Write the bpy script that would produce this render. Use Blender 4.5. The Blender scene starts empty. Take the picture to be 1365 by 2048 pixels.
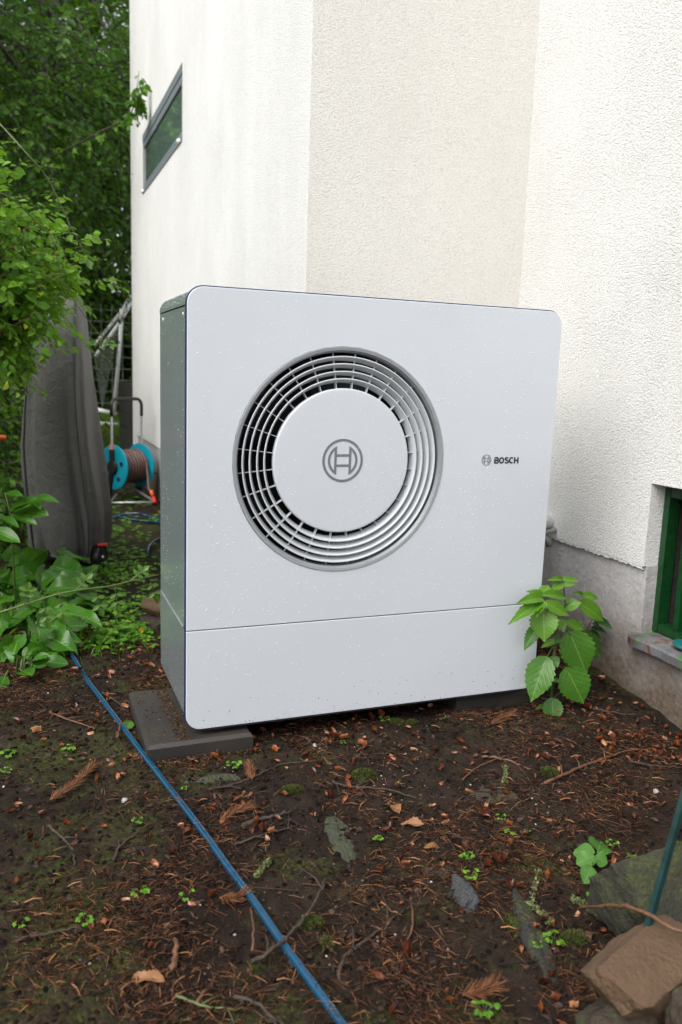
import bpy, bmesh, math, random
import numpy as np
from mathutils import Vector, Matrix

sc = bpy.context.scene
COL = sc.collection
R = math.radians

# ------------------------------------------------------------------ camera, sky, sun, exposure
F_PX, PW, PH = 1632.36, 1365.0, 2048.0
CAM = np.array([-0.387098, -2.055910, 0.957815])
C_R = np.array([0.93185853, -0.36117815, 0.03449685])
C_U = np.array([0.02872854, 0.16823185, 0.98532873])
C_F = np.array([0.36168268, 0.91719594, -0.16714441])
cd = bpy.data.cameras.new('camera')
cam = bpy.data.objects.new('camera', cd)
COL.objects.link(cam)
cam.matrix_world = Matrix(((C_R[0], C_U[0], -C_F[0], CAM[0]), (C_R[1], C_U[1], -C_F[1], CAM[1]),
                           (C_R[2], C_U[2], -C_F[2], CAM[2]), (0, 0, 0, 1)))
cd.sensor_fit = 'VERTICAL'
cd.sensor_height = 36.0
cd.sensor_width = 24.0
cd.lens = F_PX / PH * 36.0
cd.clip_start = 0.05
cd.clip_end = 400
cd.dof.use_dof = True
cd.dof.focus_distance = 2.2
cd.dof.aperture_fstop = 3.8
sc.camera = cam

SUN_DIR = Vector((-0.80, -0.42, 1.05)).normalized()
world = bpy.data.worlds.new('World')
sc.world = world
world.use_nodes = True
wn = world.node_tree
wn.nodes.clear()
wo = wn.nodes.new('ShaderNodeOutputWorld')
wb = wn.nodes.new('ShaderNodeBackground')
ws = wn.nodes.new('ShaderNodeTexSky')
ws.sky_type = 'NISHITA'
ws.sun_disc = False
ws.sun_elevation = math.asin(SUN_DIR.z)
ws.sun_rotation = math.atan2(SUN_DIR.x, SUN_DIR.y)
ws.air_density = 1.0
ws.dust_density = 3.0
ws.ozone_density = 1.0
wh = wn.nodes.new('ShaderNodeHueSaturation')
wh.inputs['Saturation'].default_value = 0.30
wn.links.new(ws.outputs[0], wh.inputs['Color'])
wn.links.new(wh.outputs[0], wb.inputs[0])
wb.inputs[1].default_value = 0.15
wn.links.new(wb.outputs[0], wo.inputs[0])
sl = bpy.data.lights.new('sun', 'SUN')
sl.energy = 1.5
sl.angle = R(50)
sl.color = (1.0, 0.975, 0.945)
sun = bpy.data.objects.new('sun', sl)
sun.rotation_euler = SUN_DIR.to_track_quat('Z', 'Y').to_euler()
sun.location = (-4, -3, 8)
COL.objects.link(sun)
sc.view_settings.view_transform = 'Standard'
sc.view_settings.look = 'None'
sc.view_settings.gamma = 1.0
sc.view_settings.use_curve_mapping = False
sc.view_settings.exposure = 0.84
sc.cycles.use_denoising = True
sc.cycles.max_bounces = 8
sc.cycles.transparent_max_bounces = 12
sc.cycles.sample_clamp_indirect = 6.0

# ------------------------------------------------------------------ geometry helpers
def V(*a): return np.array(a, float)
def ray(px, py): return C_F + (px - PW / 2) / F_PX * C_R - (py - PH / 2) / F_PX * C_U
def on(px, py, axis, val):
    d = ray(px, py)
    return CAM + d * ((val - CAM[axis]) / d[axis])
def unit(v):
    v = np.asarray(v, float)
    return v / (np.linalg.norm(v) + 1e-12)

def hash2(ix, iy, s):
    h = np.sin(ix * 127.1 + iy * 311.7 + s * 74.7) * 43758.5453
    return h - np.floor(h)
def vnoise(x, y, s=0):
    ix, iy = np.floor(x), np.floor(y)
    fx, fy = x - ix, y - iy
    fx = fx * fx * (3 - 2 * fx); fy = fy * fy * (3 - 2 * fy)
    a, b = hash2(ix, iy, s), hash2(ix + 1, iy, s)
    c, d = hash2(ix, iy + 1, s), hash2(ix + 1, iy + 1, s)
    return a + (b - a) * fx + (c - a) * fy + (a - b - c + d) * fx * fy
def fbm(x, y, s=0, o=4):
    t, a, n = 0, 0.5, 0
    for i in range(o):
        t = t + a * (vnoise(x * 2**i + 13.7 * i, y * 2**i - 7.3 * i, s + i) - 0.5)
        a *= 0.5
    return t
def sstep(a, b, x):
    t = np.clip((x - a) / (b - a), 0, 1)
    return t * t * (3 - 2 * t)

GZ = -0.065
def gz(x, y):
    x = np.asarray(x, float); y = np.asarray(y, float)
    z = GZ + 0.045 * fbm(x * 1.6, y * 1.6, 3, 3) + 0.016 * fbm(x * 9, y * 9, 8, 3)
    flat = (1 - sstep(0.0, 0.14, np.maximum(np.abs(x - 0.5) - 0.62, np.abs(y - 0.2) - 0.27)))
    z = z * (1 - flat) + (GZ + 0.006 * fbm(x * 9, y * 9, 8, 3)) * flat
    z = z + 0.10 * np.clip(y, -0.4, 0.3) * sstep(1.15, 1.5, x)
    z = z + 0.27 * sstep(5.6, 10, y) + 1.6 * sstep(11, 30, y)
    return z
def gzp(x, y): return float(gz(np.array([x]), np.array([y]))[0])
def G(px, py, dz=0.0):
    p = on(px, py, 2, GZ)
    for _ in range(3):
        p = on(px, py, 2, gzp(p[0], p[1]) + dz)
    return V(p[0], p[1], p[2])

def fastmesh(name, verts, tris, rnd=None, smooth=True, quads=False):
    k = 4 if quads else 3
    me = bpy.data.meshes.new(name)
    verts = np.ascontiguousarray(verts, np.float32); tris = np.ascontiguousarray(tris, np.int32)
    me.vertices.add(len(verts)); me.vertices.foreach_set('co', verts.ravel())
    n = len(tris)
    me.loops.add(n * k); me.loops.foreach_set('vertex_index', tris.ravel())
    me.polygons.add(n)
    me.polygons.foreach_set('loop_start', np.arange(0, n * k, k, dtype=np.int32))
    me.polygons.foreach_set('use_smooth', np.full(n, smooth))
    if rnd is not None:
        at = me.attributes.new('rnd', 'FLOAT', 'POINT')
        at.data.foreach_set('value', np.ascontiguousarray(rnd, np.float32))
    me.update(calc_edges=True)
    return me

def inst(tv, tf, M, T):
    """copies of a small template: M (N,3,3) columns are the axes, T (N,3)"""
    tv = np.asarray(tv, float); tf = np.asarray(tf, int)
    N = len(T)
    v = np.einsum('nij,kj->nki', M, tv) + np.asarray(T)[:, None, :]
    f = tf[None] + (np.arange(N) * len(tv))[:, None, None]
    return v.reshape(-1, 3), f.reshape(-1, tf.shape[1])

def frames(D, Nn, L, W, H=None):
    D = D / np.linalg.norm(D, axis=1, keepdims=True)
    X = np.cross(D, Nn); X /= (np.linalg.norm(X, axis=1, keepdims=True) + 1e-9)
    Z = np.cross(X, D)
    L = np.asarray(L)[:, None]; W = np.asarray(W)[:, None]
    Hh = L if H is None else np.asarray(H)[:, None]
    return np.stack([X * W, D * L, Z * Hh], axis=2)

class MB:
    def __init__(s): s.v = []; s.f = []
    def add(s, v, f):
        o = len(s.v); s.v += [tuple(map(float, p)) for p in v]; s.f += [tuple(i + o for i in q) for q in f]
        return s
    def box(s, a, b):
        (x0, y0, z0), (x1, y1, z1) = a, b
        v = [(x0, y0, z0), (x1, y0, z0), (x1, y1, z0), (x0, y1, z0), (x0, y0, z1), (x1, y0, z1), (x1, y1, z1), (x0, y1, z1)]
        return s.add(v, [(0, 3, 2, 1), (4, 5, 6, 7), (0, 1, 5, 4), (1, 2, 6, 5), (2, 3, 7, 6), (3, 0, 4, 7)])
    def cbox(s, a, b, c=0.004):
        """box with chamfered top edges"""
        (x0, y0, z0), (x1, y1, z1) = a, b
        v = []
        for i, z in ((0, z0), (0, z1 - c), (c, z1)):
            v += [(x0 + i, y0 + i, z), (x1 - i, y0 + i, z), (x1 - i, y1 - i, z), (x0 + i, y1 - i, z)]
        f = [(3, 2, 1, 0), (8, 9, 10, 11)]
        for k in (0, 4):
            for j in range(4):
                f.append((k + j, k + (j + 1) % 4, k + 4 + (j + 1) % 4, k + 4 + j))
        return s.add(v, f)
    def prism(s, foot, z0, z1):
        n = len(foot)
        v = [(x, y, z0) for x, y in foot] + [(x, y, z1) for x, y in foot]
        f = [tuple(range(n - 1, -1, -1)), tuple(range(n, 2 * n))]
        f += [(i, (i + 1) % n, n + (i + 1) % n, n + i) for i in range(n)]
        return s.add(v, f)
    def tube(s, pts, rad, n=8, closed=False, caps=True):
        pts = [np.asarray(p, float) for p in pts]
        m = len(pts)
        if np.isscalar(rad): rad = [rad] * m
        rings = []
        ref = None
        for i in range(m):
            a = pts[i - 1] if (i > 0 or closed) else pts[i]
            b = pts[(i + 1) % m] if (i < m - 1 or closed) else pts[i]
            t = unit(b - a)
            if ref is None:
                ref = V(0, 0, 1) if abs(t[2]) < 0.9 else V(1, 0, 0)
            u = unit(np.cross(ref, t)); w = np.cross(t, u); ref = w
            rings.append([pts[i] + rad[i] * (math.cos(2 * math.pi * k / n) * u + math.sin(2 * math.pi * k / n) * w) for k in range(n)])
        v = [p for r in rings for p in r]
        f = []
        for i in range(m if closed else m - 1):
            for k in range(n):
                a, b = i * n, ((i + 1) % m) * n
                f.append((a + k, a + (k + 1) % n, b + (k + 1) % n, b + k))
        if caps and not closed:
            f.append(tuple(range(n - 1, -1, -1))); f.append(tuple((m - 1) * n + k for k in range(n)))
        return s.add(v, f)
    def lathe(s, prof, c, n=96, axis='y', closed=True):
        """prof (r, y) revolved about the y axis through c"""
        v = []
        for k in range(n):
            a = 2 * math.pi * k / n
            for r, y in prof: v.append((c[0] + r * math.cos(a), c[1] + y, c[2] + r * math.sin(a)))
        m = len(prof); f = []
        for k in range(n):
            k2 = (k + 1) % n
            for j in range(m if closed else m - 1):
                j2 = (j + 1) % m
                f.append((k * m + j, k * m + j2, k2 * m + j2, k2 * m + j))
        return s.add(v, f)

def link(name, me, mat=None, parent=None, loc=None):
    if mat is not None and not me.materials: me.materials.append(mat)
    o = bpy.data.objects.new(name, me)
    if loc is not None: o.location = loc
    if parent is not None: o.parent = parent
    COL.objects.link(o)
    return o

def mk(name, mb, mat, parent=None, loc=None, smooth=False, rnd=None):
    """mb in world coordinates; ONE mesh object"""
    base = V(0, 0, 0)
    if parent is not None: base = np.array(PLOC[parent.name])
    elif loc is not None: base = np.asarray(loc, float)
    v = np.asarray(mb.v, float) - base
    me = bpy.data.meshes.new(name)
    me.from_pydata([tuple(p) for p in v], [], mb.f)
    bm = bmesh.new(); bm.from_mesh(me)
    bmesh.ops.recalc_face_normals(bm, faces=bm.faces)
    bm.to_mesh(me); bm.free()
    if smooth:
        me.polygons.foreach_set('use_smooth', np.ones(len(me.polygons), bool))
        if smooth != True: me.set_sharp_from_angle(angle=R(smooth))
    o = link(name, me, mat, parent, None if parent is not None else (tuple(loc) if loc is not None else None))
    PLOC[o.name] = tuple(base)
    return o

def mkfast(name, v, f, mat, rnd=None, parent=None, loc=None, smooth=True):
    base = V(0, 0, 0)
    if parent is not None: base = np.array(PLOC[parent.name])
    elif loc is not None: base = np.asarray(loc, float)
    quads = np.asarray(f).shape[1] == 4
    me = fastmesh(name, np.asarray(v) - base, f, rnd, smooth, quads)
    o = link(name, me, mat, parent, None if parent is not None else (tuple(loc) if loc is not None else None))
    PLOC[o.name] = tuple(base)
    return o

PLOC = {}
def thing(name, label, cat, loc, group=None):
    o = bpy.data.objects.new(name, None)
    o.empty_display_size = 0.05
    o.location = tuple(map(float, loc))
    COL.objects.link(o)
    PLOC[o.name] = tuple(map(float, loc))
    return tag(o, label, cat, group)
def tag(o, label=None, cat=None, group=None, kind=None):
    if label: o['label'] = label
    if cat: o['category'] = cat
    if group: o['group'] = group
    if kind: o['kind'] = kind
    return o

# ------------------------------------------------------------------ materials
class NT:
    def __init__(s, name):
        s.m = bpy.data.materials.new(name); s.m.use_nodes = True
        s.t = s.m.node_tree; s.t.nodes.clear()
        s.out = s.n('ShaderNodeOutputMaterial')
        s.p = s.n('ShaderNodeBsdfPrincipled')
        s.l(s.p.outputs[0], s.out.inputs[0])
    def n(s, ty, **kw):
        x = s.t.nodes.new(ty)
        for k, v in kw.items(): setattr(x, k, v)
        return x
    def l(s, a, b): s.t.links.new(a, b)
    def co(s, kind='Object'): return s.n('ShaderNodeTexCoord').outputs[kind]
    def mapping(s, vec, scale=(1, 1, 1)):
        m = s.n('ShaderNodeMapping'); m.inputs['Scale'].default_value = scale
        s.l(vec, m.inputs[0]); return m.outputs[0]
    def noise(s, vec, scale, detail=4, rough=0.55, dist=0.0):
        x = s.n('ShaderNodeTexNoise'); x.inputs['Scale'].default_value = scale
        x.inputs['Detail'].default_value = detail; x.inputs['Roughness'].default_value = rough
        x.inputs['Distortion'].default_value = dist
        s.l(vec, x.inputs['Vector']); return x.outputs['Fac']
    def voro(s, vec, scale, feat='F1'):
        x = s.n('ShaderNodeTexVoronoi', feature=feat); x.inputs['Scale'].default_value = scale
        s.l(vec, x.inputs['Vector']); return x.outputs['Distance']
    def ramp(s, fac, stops):
        x = s.n('ShaderNodeValToRGB')
        while len(x.color_ramp.elements) < len(stops): x.color_ramp.elements.new(0.5)
        for e, (p, c) in zip(x.color_ramp.elements, stops):
            e.position = p; e.color = (*c, 1) if len(c) == 3 else c
        s.l(fac, x.inputs[0]); return x.outputs['Color']
    def rng(s, fac, a, b, c=0.0, d=1.0):
        x = s.n('ShaderNodeMapRange'); x.inputs[1].default_value = a; x.inputs[2].default_value = b
        x.inputs[3].default_value = c; x.inputs[4].default_value = d
        s.l(fac, x.inputs[0]); return x.outputs[0]
    def math(s, op, a, b=0.0):
        x = s.n('ShaderNodeMath', operation=op)
        for i, q in enumerate((a, b)):
            if isinstance(q, (int, float)): x.inputs[i].default_value = q
            else: s.l(q, x.inputs[i])
        return x.outputs[0]
    def mix(s, fac, a, b, mode='MIX'):
        x = s.n('ShaderNodeMix', data_type='RGBA', blend_type=mode)
        for sock, q in ((x.inputs[0], fac), (x.inputs[6], a), (x.inputs[7], b)):
            if isinstance(q, (int, float)): sock.default_value = q
            elif isinstance(q, tuple): sock.default_value = (*q, 1)
            else: s.l(q, sock)
        return x.outputs[2]
    def bump(s, h, dist, strength=1.0, prev=None):
        x = s.n('ShaderNodeBump'); x.inputs['Distance'].default_value = dist; x.inputs['Strength'].default_value = strength
        s.l(h, x.inputs['Height'])
        if prev is not None: s.l(prev, x.inputs['Normal'])
        s.l(x.outputs[0], s.p.inputs['Normal']); return x.outputs[0]
    def set(s, col=None, rough=None, metal=None, spec=None, coat=None):
        for k, v in (('Base Color', col), ('Roughness', rough), ('Metallic', metal), ('Specular IOR Level', spec), ('Coat Weight', coat)):
            if v is None: continue
            if isinstance(v, tuple): s.p.inputs[k].default_value = (*v, 1)
            elif isinstance(v, (int, float)): s.p.inputs[k].default_value = v
            else: s.l(v, s.p.inputs[k])
        return s
    def translucent(s, col, fac):
        t = s.n('ShaderNodeBsdfTranslucent'); m = s.n('ShaderNodeMixShader')
        s.l(col, t.inputs[0]); m.inputs[0].default_value = fac
        s.l(s.p.outputs[0], m.inputs[1]); s.l(t.outputs[0], m.inputs[2]); s.l(m.outputs[0], s.out.inputs[0])

def plain(name, col, rough=0.5, metal=0.0, var=0.15, scale=30, bump=0.0, spec=0.5, coat=0.0):
    t = NT(name); c = t.co()
    n = t.noise(c, scale, 5)
    a = tuple(x * (1 - var) for x in col); b = tuple(min(1, x * (1 + var)) for x in col)
    t.set(t.ramp(n, [(0.3, a), (0.7, b)]), t.rng(n, 0.2, 0.8, max(0, rough - 0.07), min(1, rough + 0.07)), metal, spec, coat)
    if bump: t.bump(n, bump)
    return t.m

def plaster(name, c0, c1, grain, depth):
    t = NT(name); c = t.co()
    big = t.noise(c, 1.1, 5, 0.6)
    streak = t.noise(t.mapping(c, (1.6, 1.6, 0.5)), 1.7, 6, 0.7)
    col = t.ramp(t.math('ADD', t.math('MULTIPLY', big, 0.5), t.math('MULTIPLY', streak, 0.5)), [(0.36, c0), (0.62, c1)])
    g1 = t.noise(c, grain, 3, 0.65, 0.4)
    g2 = t.voro(c, grain * 0.9)
    h = t.math('ADD', t.math('MULTIPLY', g1, 0.9), t.math('MULTIPLY', g2, -0.45))
    h = t.math('MULTIPLY', h, t.rng(t.noise(c, 2.4, 4, 0.6), 0.3, 0.7, 0.65, 1.25))
    pit = t.rng(h, 0.0, 0.3, 0.80, 1.0)
    col = t.mix(1.0, col, pit, 'MULTIPLY')
    t.set(col, 0.9, 0, 0.25); t.bump(h, depth)
    return t.m
M_PLASTER_R = plaster('coarse_white_plaster', (0.72, 0.71, 0.68), (0.785, 0.78, 0.76), 190, 0.0066)
M_PLASTER_L = plaster('white_plaster', (0.68, 0.675, 0.655), (0.77, 0.765, 0.745), 190, 0.0022)
M_PLASTER_M = plaster('middle_wall_plaster', (0.715, 0.69, 0.638), (0.755, 0.734, 0.688), 200, 0.0026)  # middle wall toned slightly darker and yellower than the right wall

def plinth_mat():
    t = NT('grey_plinth_render'); c = t.co()
    sep = t.n('ShaderNodeSeparateXYZ'); t.l(c, sep.inputs[0])
    n = t.noise(c, 5, 6, 0.65); n2 = t.noise(c, 60, 5, 0.7)
    hgt = t.math('ADD', sep.outputs[2], t.math('MULTIPLY', t.math('SUBTRACT', n, 0.5), -0.35))
    base = t.ramp(n2, [(0.3, (0.36, 0.345, 0.34)), (0.7, (0.47, 0.455, 0.45))])
    dirt = t.ramp(n2, [(0.3, (0.062, 0.043, 0.030)), (0.7, (0.15, 0.112, 0.080))])
    col = t.mix(t.rng(hgt, 0.05, 0.33, 0.97, 0.0), base, dirt)
    salt = t.math('MULTIPLY', t.rng(sep.outputs[2], -0.075, -0.045, 1.0, 0.0), t.rng(n2, 0.45, 0.6, 0.0, 0.9))
    col = t.mix(salt, col, (0.6, 0.58, 0.55))
    t.set(col, 0.85, 0, 0.3)
    t.bump(t.math('ADD', t.math('MULTIPLY', n2, 0.4), t.noise(c, 14, 6, 0.7)), 0.008)
    return t.m
M_PLINTH = plinth_mat()
M_ROOF = plain('roof_grey', (0.12, 0.12, 0.12), 0.8)
M_WINGREY = plain('grey_window_paint', (0.19, 0.215, 0.235), 0.4, 0.1, 0.06)
M_WINGREY_DK = plain('dark_seal', (0.015, 0.016, 0.017), 0.6)
M_ALU = plain('pale_aluminium', (0.5, 0.5, 0.52), 0.35, 0.7, 0.08)
M_WHITE = plain('white_paint', (0.86, 0.86, 0.85), 0.4, 0, 0.05)
def glass_mat(name, col):
    t = NT(name); t.set(col, 0.06, 0, 0.8, 0.6)
    return t.m
M_GLASS = glass_mat('glass_painted_reflection', (0.11, 0.165, 0.145))  # grey-green base colour stands in for the reflected greenery
M_DARKGLASS = glass_mat('black_basement_glass', (0.006, 0.006, 0.006))
M_GREEN = plain('green_gloss_paint', (0.005, 0.042, 0.010), 0.3, 0, 0.25, 40, 0.0006)
M_DARKSOIL = plain('dark_stone_core', (0.03, 0.022, 0.018), 0.9, 0, 0.4, 60, 0.004)

def sill_mat():
    t = NT('slate_sill'); c = t.co()
    n = t.noise(c, 9, 5, 0.7); n2 = t.noise(c, 14, 3, 0.6, 1.0)
    col = t.ramp(n, [(0.32, (0.07, 0.055, 0.045)), (0.5, (0.125, 0.125, 0.13)), (0.7, (0.20, 0.205, 0.215))])
    gp = t.rng(n2, 0.57, 0.6, 0, 1)
    col = t.mix(gp, col, (0.05, 0.17, 0.05))
    br = t.rng(t.noise(c, 19, 4, 0.7, 0.6), 0.56, 0.62, 0, 1)
    col = t.mix(br, col, (0.16, 0.07, 0.035))
    t.set(col, t.rng(n, 0.3, 0.7, 0.6, 0.3)); t.bump(n, 0.004)
    return t.m
M_SILL = sill_mat()
M_PEBB = plain('pale_pebble', (0.30, 0.28, 0.26), 0.6, 0, 0.3, 60)

def panel_mat(name, col, rough=0.33):
    t = NT(name); c = t.co()
    n = t.noise(c, 2.5, 3); f = t.noise(c, 900, 2)
    st = t.noise(t.mapping(c, (9, 9, 0.8)), 3, 5, 0.6)
    a = tuple(x * 0.965 for x in col)
    cc = t.mix(t.rng(n, 0.3, 0.7), a, col)
    cc = t.mix(t.rng(st, 0.60, 0.85, 0, 0.10), cc, (0.42, 0.40, 0.37))
    t.set(cc, rough, 0.0, 0.5, 0.25); t.bump(f, 0.00006)
    return t.m
M_PANEL = panel_mat('silver_grey_front_paint', (0.59, 0.625, 0.67))
M_HUB = panel_mat('pale_grey_plastic', (0.575, 0.608, 0.655), 0.36)
M_GRILLE = panel_mat('grille_plastic', (0.56, 0.59, 0.615), 0.4)
M_RINGGREY = plain('silver_ring', (0.31, 0.325, 0.345), 0.36, 0.25, 0.05)
M_NAVY = plain('navy_gasket', (0.008, 0.018, 0.075), 0.4, 0, 0.2)
M_BLACK = plain('black_cavity', (0.006, 0.006, 0.007), 0.8)
M_TRAY = plain('dark_tray', (0.02, 0.02, 0.022), 0.6)
M_LOGOGREY = plain('emblem_grey', (0.165, 0.18, 0.19), 0.45, 0.1, 0.04)
M_LOGOINK = plain('emblem_navy', (0.006, 0.01, 0.03), 0.4)
def metal_side():
    t = NT('anodised_side_sheet'); c = t.co()
    n = t.noise(t.mapping(c, (1, 6, 90)), 5, 3)
    m = t.noise(c, 4, 4)
    t.set(t.mix(t.rng(m, 0.3, 0.7), (0.32, 0.375, 0.39), (0.37, 0.425, 0.44)), t.rng(n, 0.3, 0.7, 0.16, 0.24), 0.55, 0.5)
    return t.m
M_SIDE = metal_side()
def drop_mat():
    t = NT('rain_drops')
    fr = t.n('ShaderNodeFresnel'); fr.inputs[0].default_value = 1.33
    gl = t.n('ShaderNodeBsdfGlossy'); gl.inputs['Roughness'].default_value = 0.04
    tr = t.n('ShaderNodeBsdfTransparent')
    df = t.n('ShaderNodeBsdfTranslucent'); df.inputs[0].default_value = (0.97, 0.98, 1.0, 1)
    d2 = t.n('ShaderNodeBsdfDiffuse'); d2.inputs[0].default_value = (0.97, 0.98, 1.0, 1)  # white diffuse body stands in for sky light caught in the drops
    m0 = t.n('ShaderNodeMixShader'); m0.inputs[0].default_value = 0.75
    t.l(df.outputs[0], m0.inputs[1]); t.l(d2.outputs[0], m0.inputs[2])
    m1 = t.n('ShaderNodeMixShader'); m1.inputs[0].default_value = 0.80
    t.l(tr.outputs[0], m1.inputs[1]); t.l(m0.outputs[0], m1.inputs[2])
    m2 = t.n('ShaderNodeMixShader'); t.l(t.math('MULTIPLY', fr.outputs[0], 0.5), m2.inputs[0])
    t.l(m1.outputs[0], m2.inputs[1]); t.l(gl.outputs[0], m2.inputs[2])
    t.l(m2.outputs[0], t.out.inputs[0])
    return t.m
M_DROP = drop_mat()

def ground_mat():
    t = NT('damp_forest_soil'); c = t.co()
    n1 = t.noise(c, 3.2, 6, 0.65); n2 = t.noise(c, 26, 6, 0.7); n3 = t.noise(c, 240, 4, 0.7)
    soil = t.ramp(n2, [(0.28, (0.005, 0.003, 0.002)), (0.5, (0.0135, 0.0080, 0.0050)), (0.72, (0.034, 0.0205, 0.0130))])
    sand = t.ramp(n3, [(0.3, (0.016, 0.0105, 0.007)), (0.7, (0.062, 0.043, 0.030))])
    col = t.mix(t.rng(n1, 0.42, 0.66, 0.05, 0.75), soil, sand)
    sep = t.n('ShaderNodeSeparateXYZ'); t.l(c, sep.inputs[0])
    mm = t.math('ADD', t.noise(c, 3.6, 6, 0.72), t.math('MULTIPLY', t.rng(sep.outputs[0], -0.6, 0.8, 0.10, -0.02), 0.9))
    far = t.rng(sep.outputs[1], 0.8, 1.6, 0.0, 0.05)
    mm = t.math('ADD', mm, far)
    fine = t.noise(c, 130, 4, 0.7)
    moss = t.math('MULTIPLY', t.rng(mm, 0.53, 0.66, 0.0, 1.0), t.rng(fine, 0.40, 0.58, 0.0, 1.0))
    mcol = t.ramp(fine, [(0.4, (0.018, 0.028, 0.004)), (0.7, (0.070, 0.088, 0.012))])
    col = t.mix(moss, col, mcol)
    lawn = t.rng(sep.outputs[1], 6.0, 7.0, 0, 1)
    col = t.mix(lawn, col, t.ramp(n2, [(0.3, (0.06, 0.075, 0.012)), (0.6, (0.12, 0.10, 0.03)), (0.8, (0.16, 0.07, 0.025))]))
    t.set(col, t.rng(n2, 0.3, 0.75, 0.6, 0.9), 0, 0.16)
    t.bump(t.math('ADD', t.math('MULTIPLY', n3, 0.35), t.math('MULTIPLY', n2, 0.8)), 0.014, 1.0)
    return t.m
M_GROUND = ground_mat()

def rnd_mat(name, stops, rough=0.6, transl=0.0, spec=0.4, bump=None, noise_scale=None):
    t = NT(name)
    at = t.n('ShaderNodeAttribute', attribute_name='rnd')
    f = at.outputs['Fac']
    col = t.ramp(f, stops)
    if noise_scale:
        nn = t.noise(t.co(), noise_scale, 3)
        col = t.mix(1.0, col, t.rng(nn, 0.2, 0.8, 0.65, 1.3), 'MULTIPLY')
    t.set(col, rough, 0, spec)
    if transl:
        t.translucent(t.mix(0.35, col, (0.20, 0.36, 0.02), 'MIX'), transl)
    return t.m
M_NEEDLE = rnd_mat('fallen_needles', [(0.0, (0.010, 0.005, 0.003)), (0.45, (0.042, 0.016, 0.007)), (0.8, (0.135, 0.048, 0.018)), (1.0, (0.34, 0.165, 0.075))], 0.55, 0.0, 0.25)
M_HUSK = rnd_mat('beech_husks', [(0.0, (0.04, 0.012, 0.006)), (0.45, (0.13, 0.034, 0.012)), (0.8, (0.24, 0.072, 0.024)), (1.0, (0.40, 0.20, 0.10))], 0.33, 0.0, 0.6)
M_BITS = rnd_mat('bark_crumbs', [(0.0, (0.004, 0.003, 0.002)), (0.6, (0.020, 0.010, 0.006)), (1.0, (0.075, 0.036, 0.020))], 0.7)
M_CRUMB = rnd_mat('soil_crumbs', [(0.0, (0.004, 0.0025, 0.0016)), (0.6, (0.014, 0.0085, 0.0055)), (1.0, (0.036, 0.023, 0.015))], 0.9, 0.0, 0.1)
M_CRUMB2 = rnd_mat('slab_crumbs', [(0.0, (0.012, 0.007, 0.004)), (0.6, (0.035, 0.021, 0.012)), (1.0, (0.10, 0.06, 0.035))], 0.9, 0.0, 0.1)
M_GRIT = rnd_mat('grit', [(0.0, (0.03, 0.025, 0.02)), (0.75, (0.09, 0.08, 0.07)), (1.0, (0.40, 0.38, 0.34))], 0.7)
M_BUSH = rnd_mat('bush_leaves', [(0.0, (0.058, 0.170, 0.011)), (0.5, (0.142, 0.330, 0.024)), (0.9, (0.245, 0.46, 0.044)), (1.0, (0.48, 0.42, 0.03))], 0.30, 0.50, 0.4)
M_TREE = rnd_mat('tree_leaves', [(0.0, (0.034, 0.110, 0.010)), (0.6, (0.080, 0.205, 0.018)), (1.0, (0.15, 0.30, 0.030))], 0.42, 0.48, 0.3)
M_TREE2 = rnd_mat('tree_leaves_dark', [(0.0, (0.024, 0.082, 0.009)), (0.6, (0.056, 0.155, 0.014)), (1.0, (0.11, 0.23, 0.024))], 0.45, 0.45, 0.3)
M_COVER = rnd_mat('ground_cover_leaves', [(0.0, (0.045, 0.140, 0.010)), (0.6, (0.105, 0.260, 0.018)), (1.0, (0.19, 0.37, 0.030))], 0.45, 0.40, 0.3)
M_MOSS = rnd_mat('moss_fronds', [(0.0, (0.016, 0.024, 0.004)), (0.6, (0.050, 0.062, 0.008)), (1.0, (0.11, 0.125, 0.016))], 0.8, 0.1)
M_LICHEN = rnd_mat('lichen_frills', [(0.0, (0.06, 0.075, 0.025)), (1.0, (0.20, 0.23, 0.09))], 0.85, 0.1)

def leaf_mat(name, lo, hi, vein, nveins=7, rough=0.35, transl=0.25, slope=0.9, wet=True):
    t = NT(name); c = t.co()
    sep = t.n('ShaderNodeSeparateXYZ'); t.l(c, sep.inputs[0])
    oi = t.n('ShaderNodeObjectInfo')
    ax = t.math('ABSOLUTE', sep.outputs[0]); y = sep.outputs[1]
    mid = t.rng(ax, 0.008, 0.022, 1.0, 0.0)
    ph = t.math('MULTIPLY', t.math('SUBTRACT', y, t.math('MULTIPLY', ax, slope)), nveins * 2 * math.pi)
    w = t.math('SINE', ph)
    side = t.math('MULTIPLY', t.rng(w, 0.96, 0.999, 0.0, 0.26), t.rng(ax, 0.02, 0.30, 1.0, 0.25))
    n = t.noise(c, 6, 4)
    base = t.mix(t.math('ADD', t.math('MULTIPLY', n, 0.6), t.math('MULTIPLY', oi.outputs['Random'], 0.4)), lo, hi)
    col = t.mix(t.math('MAXIMUM', mid, side), base, vein)
    rg = t.rng(t.noise(c, 30, 3), 0.45, 0.65, rough - 0.12, rough + 0.12)
    t.set(col, rg, 0, 0.33)
    hb = t.math('SUBTRACT', t.math('MULTIPLY', t.rng(w, 0.2, 1.0), -0.5), t.math('MULTIPLY', mid, 0.5))
    t.bump(hb, 0.0025, 0.25)
    t.translucent(t.mix(0.3, col, (0.20, 0.30, 0.03)), transl)
    return t.m
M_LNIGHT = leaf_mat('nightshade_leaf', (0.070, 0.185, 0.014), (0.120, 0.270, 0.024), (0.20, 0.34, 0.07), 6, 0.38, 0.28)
M_LNIGHT2 = leaf_mat('nightshade_leaf_lower', (0.034, 0.115, 0.012), (0.064, 0.175, 0.018), (0.13, 0.26, 0.05), 6, 0.35, 0.22)
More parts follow.
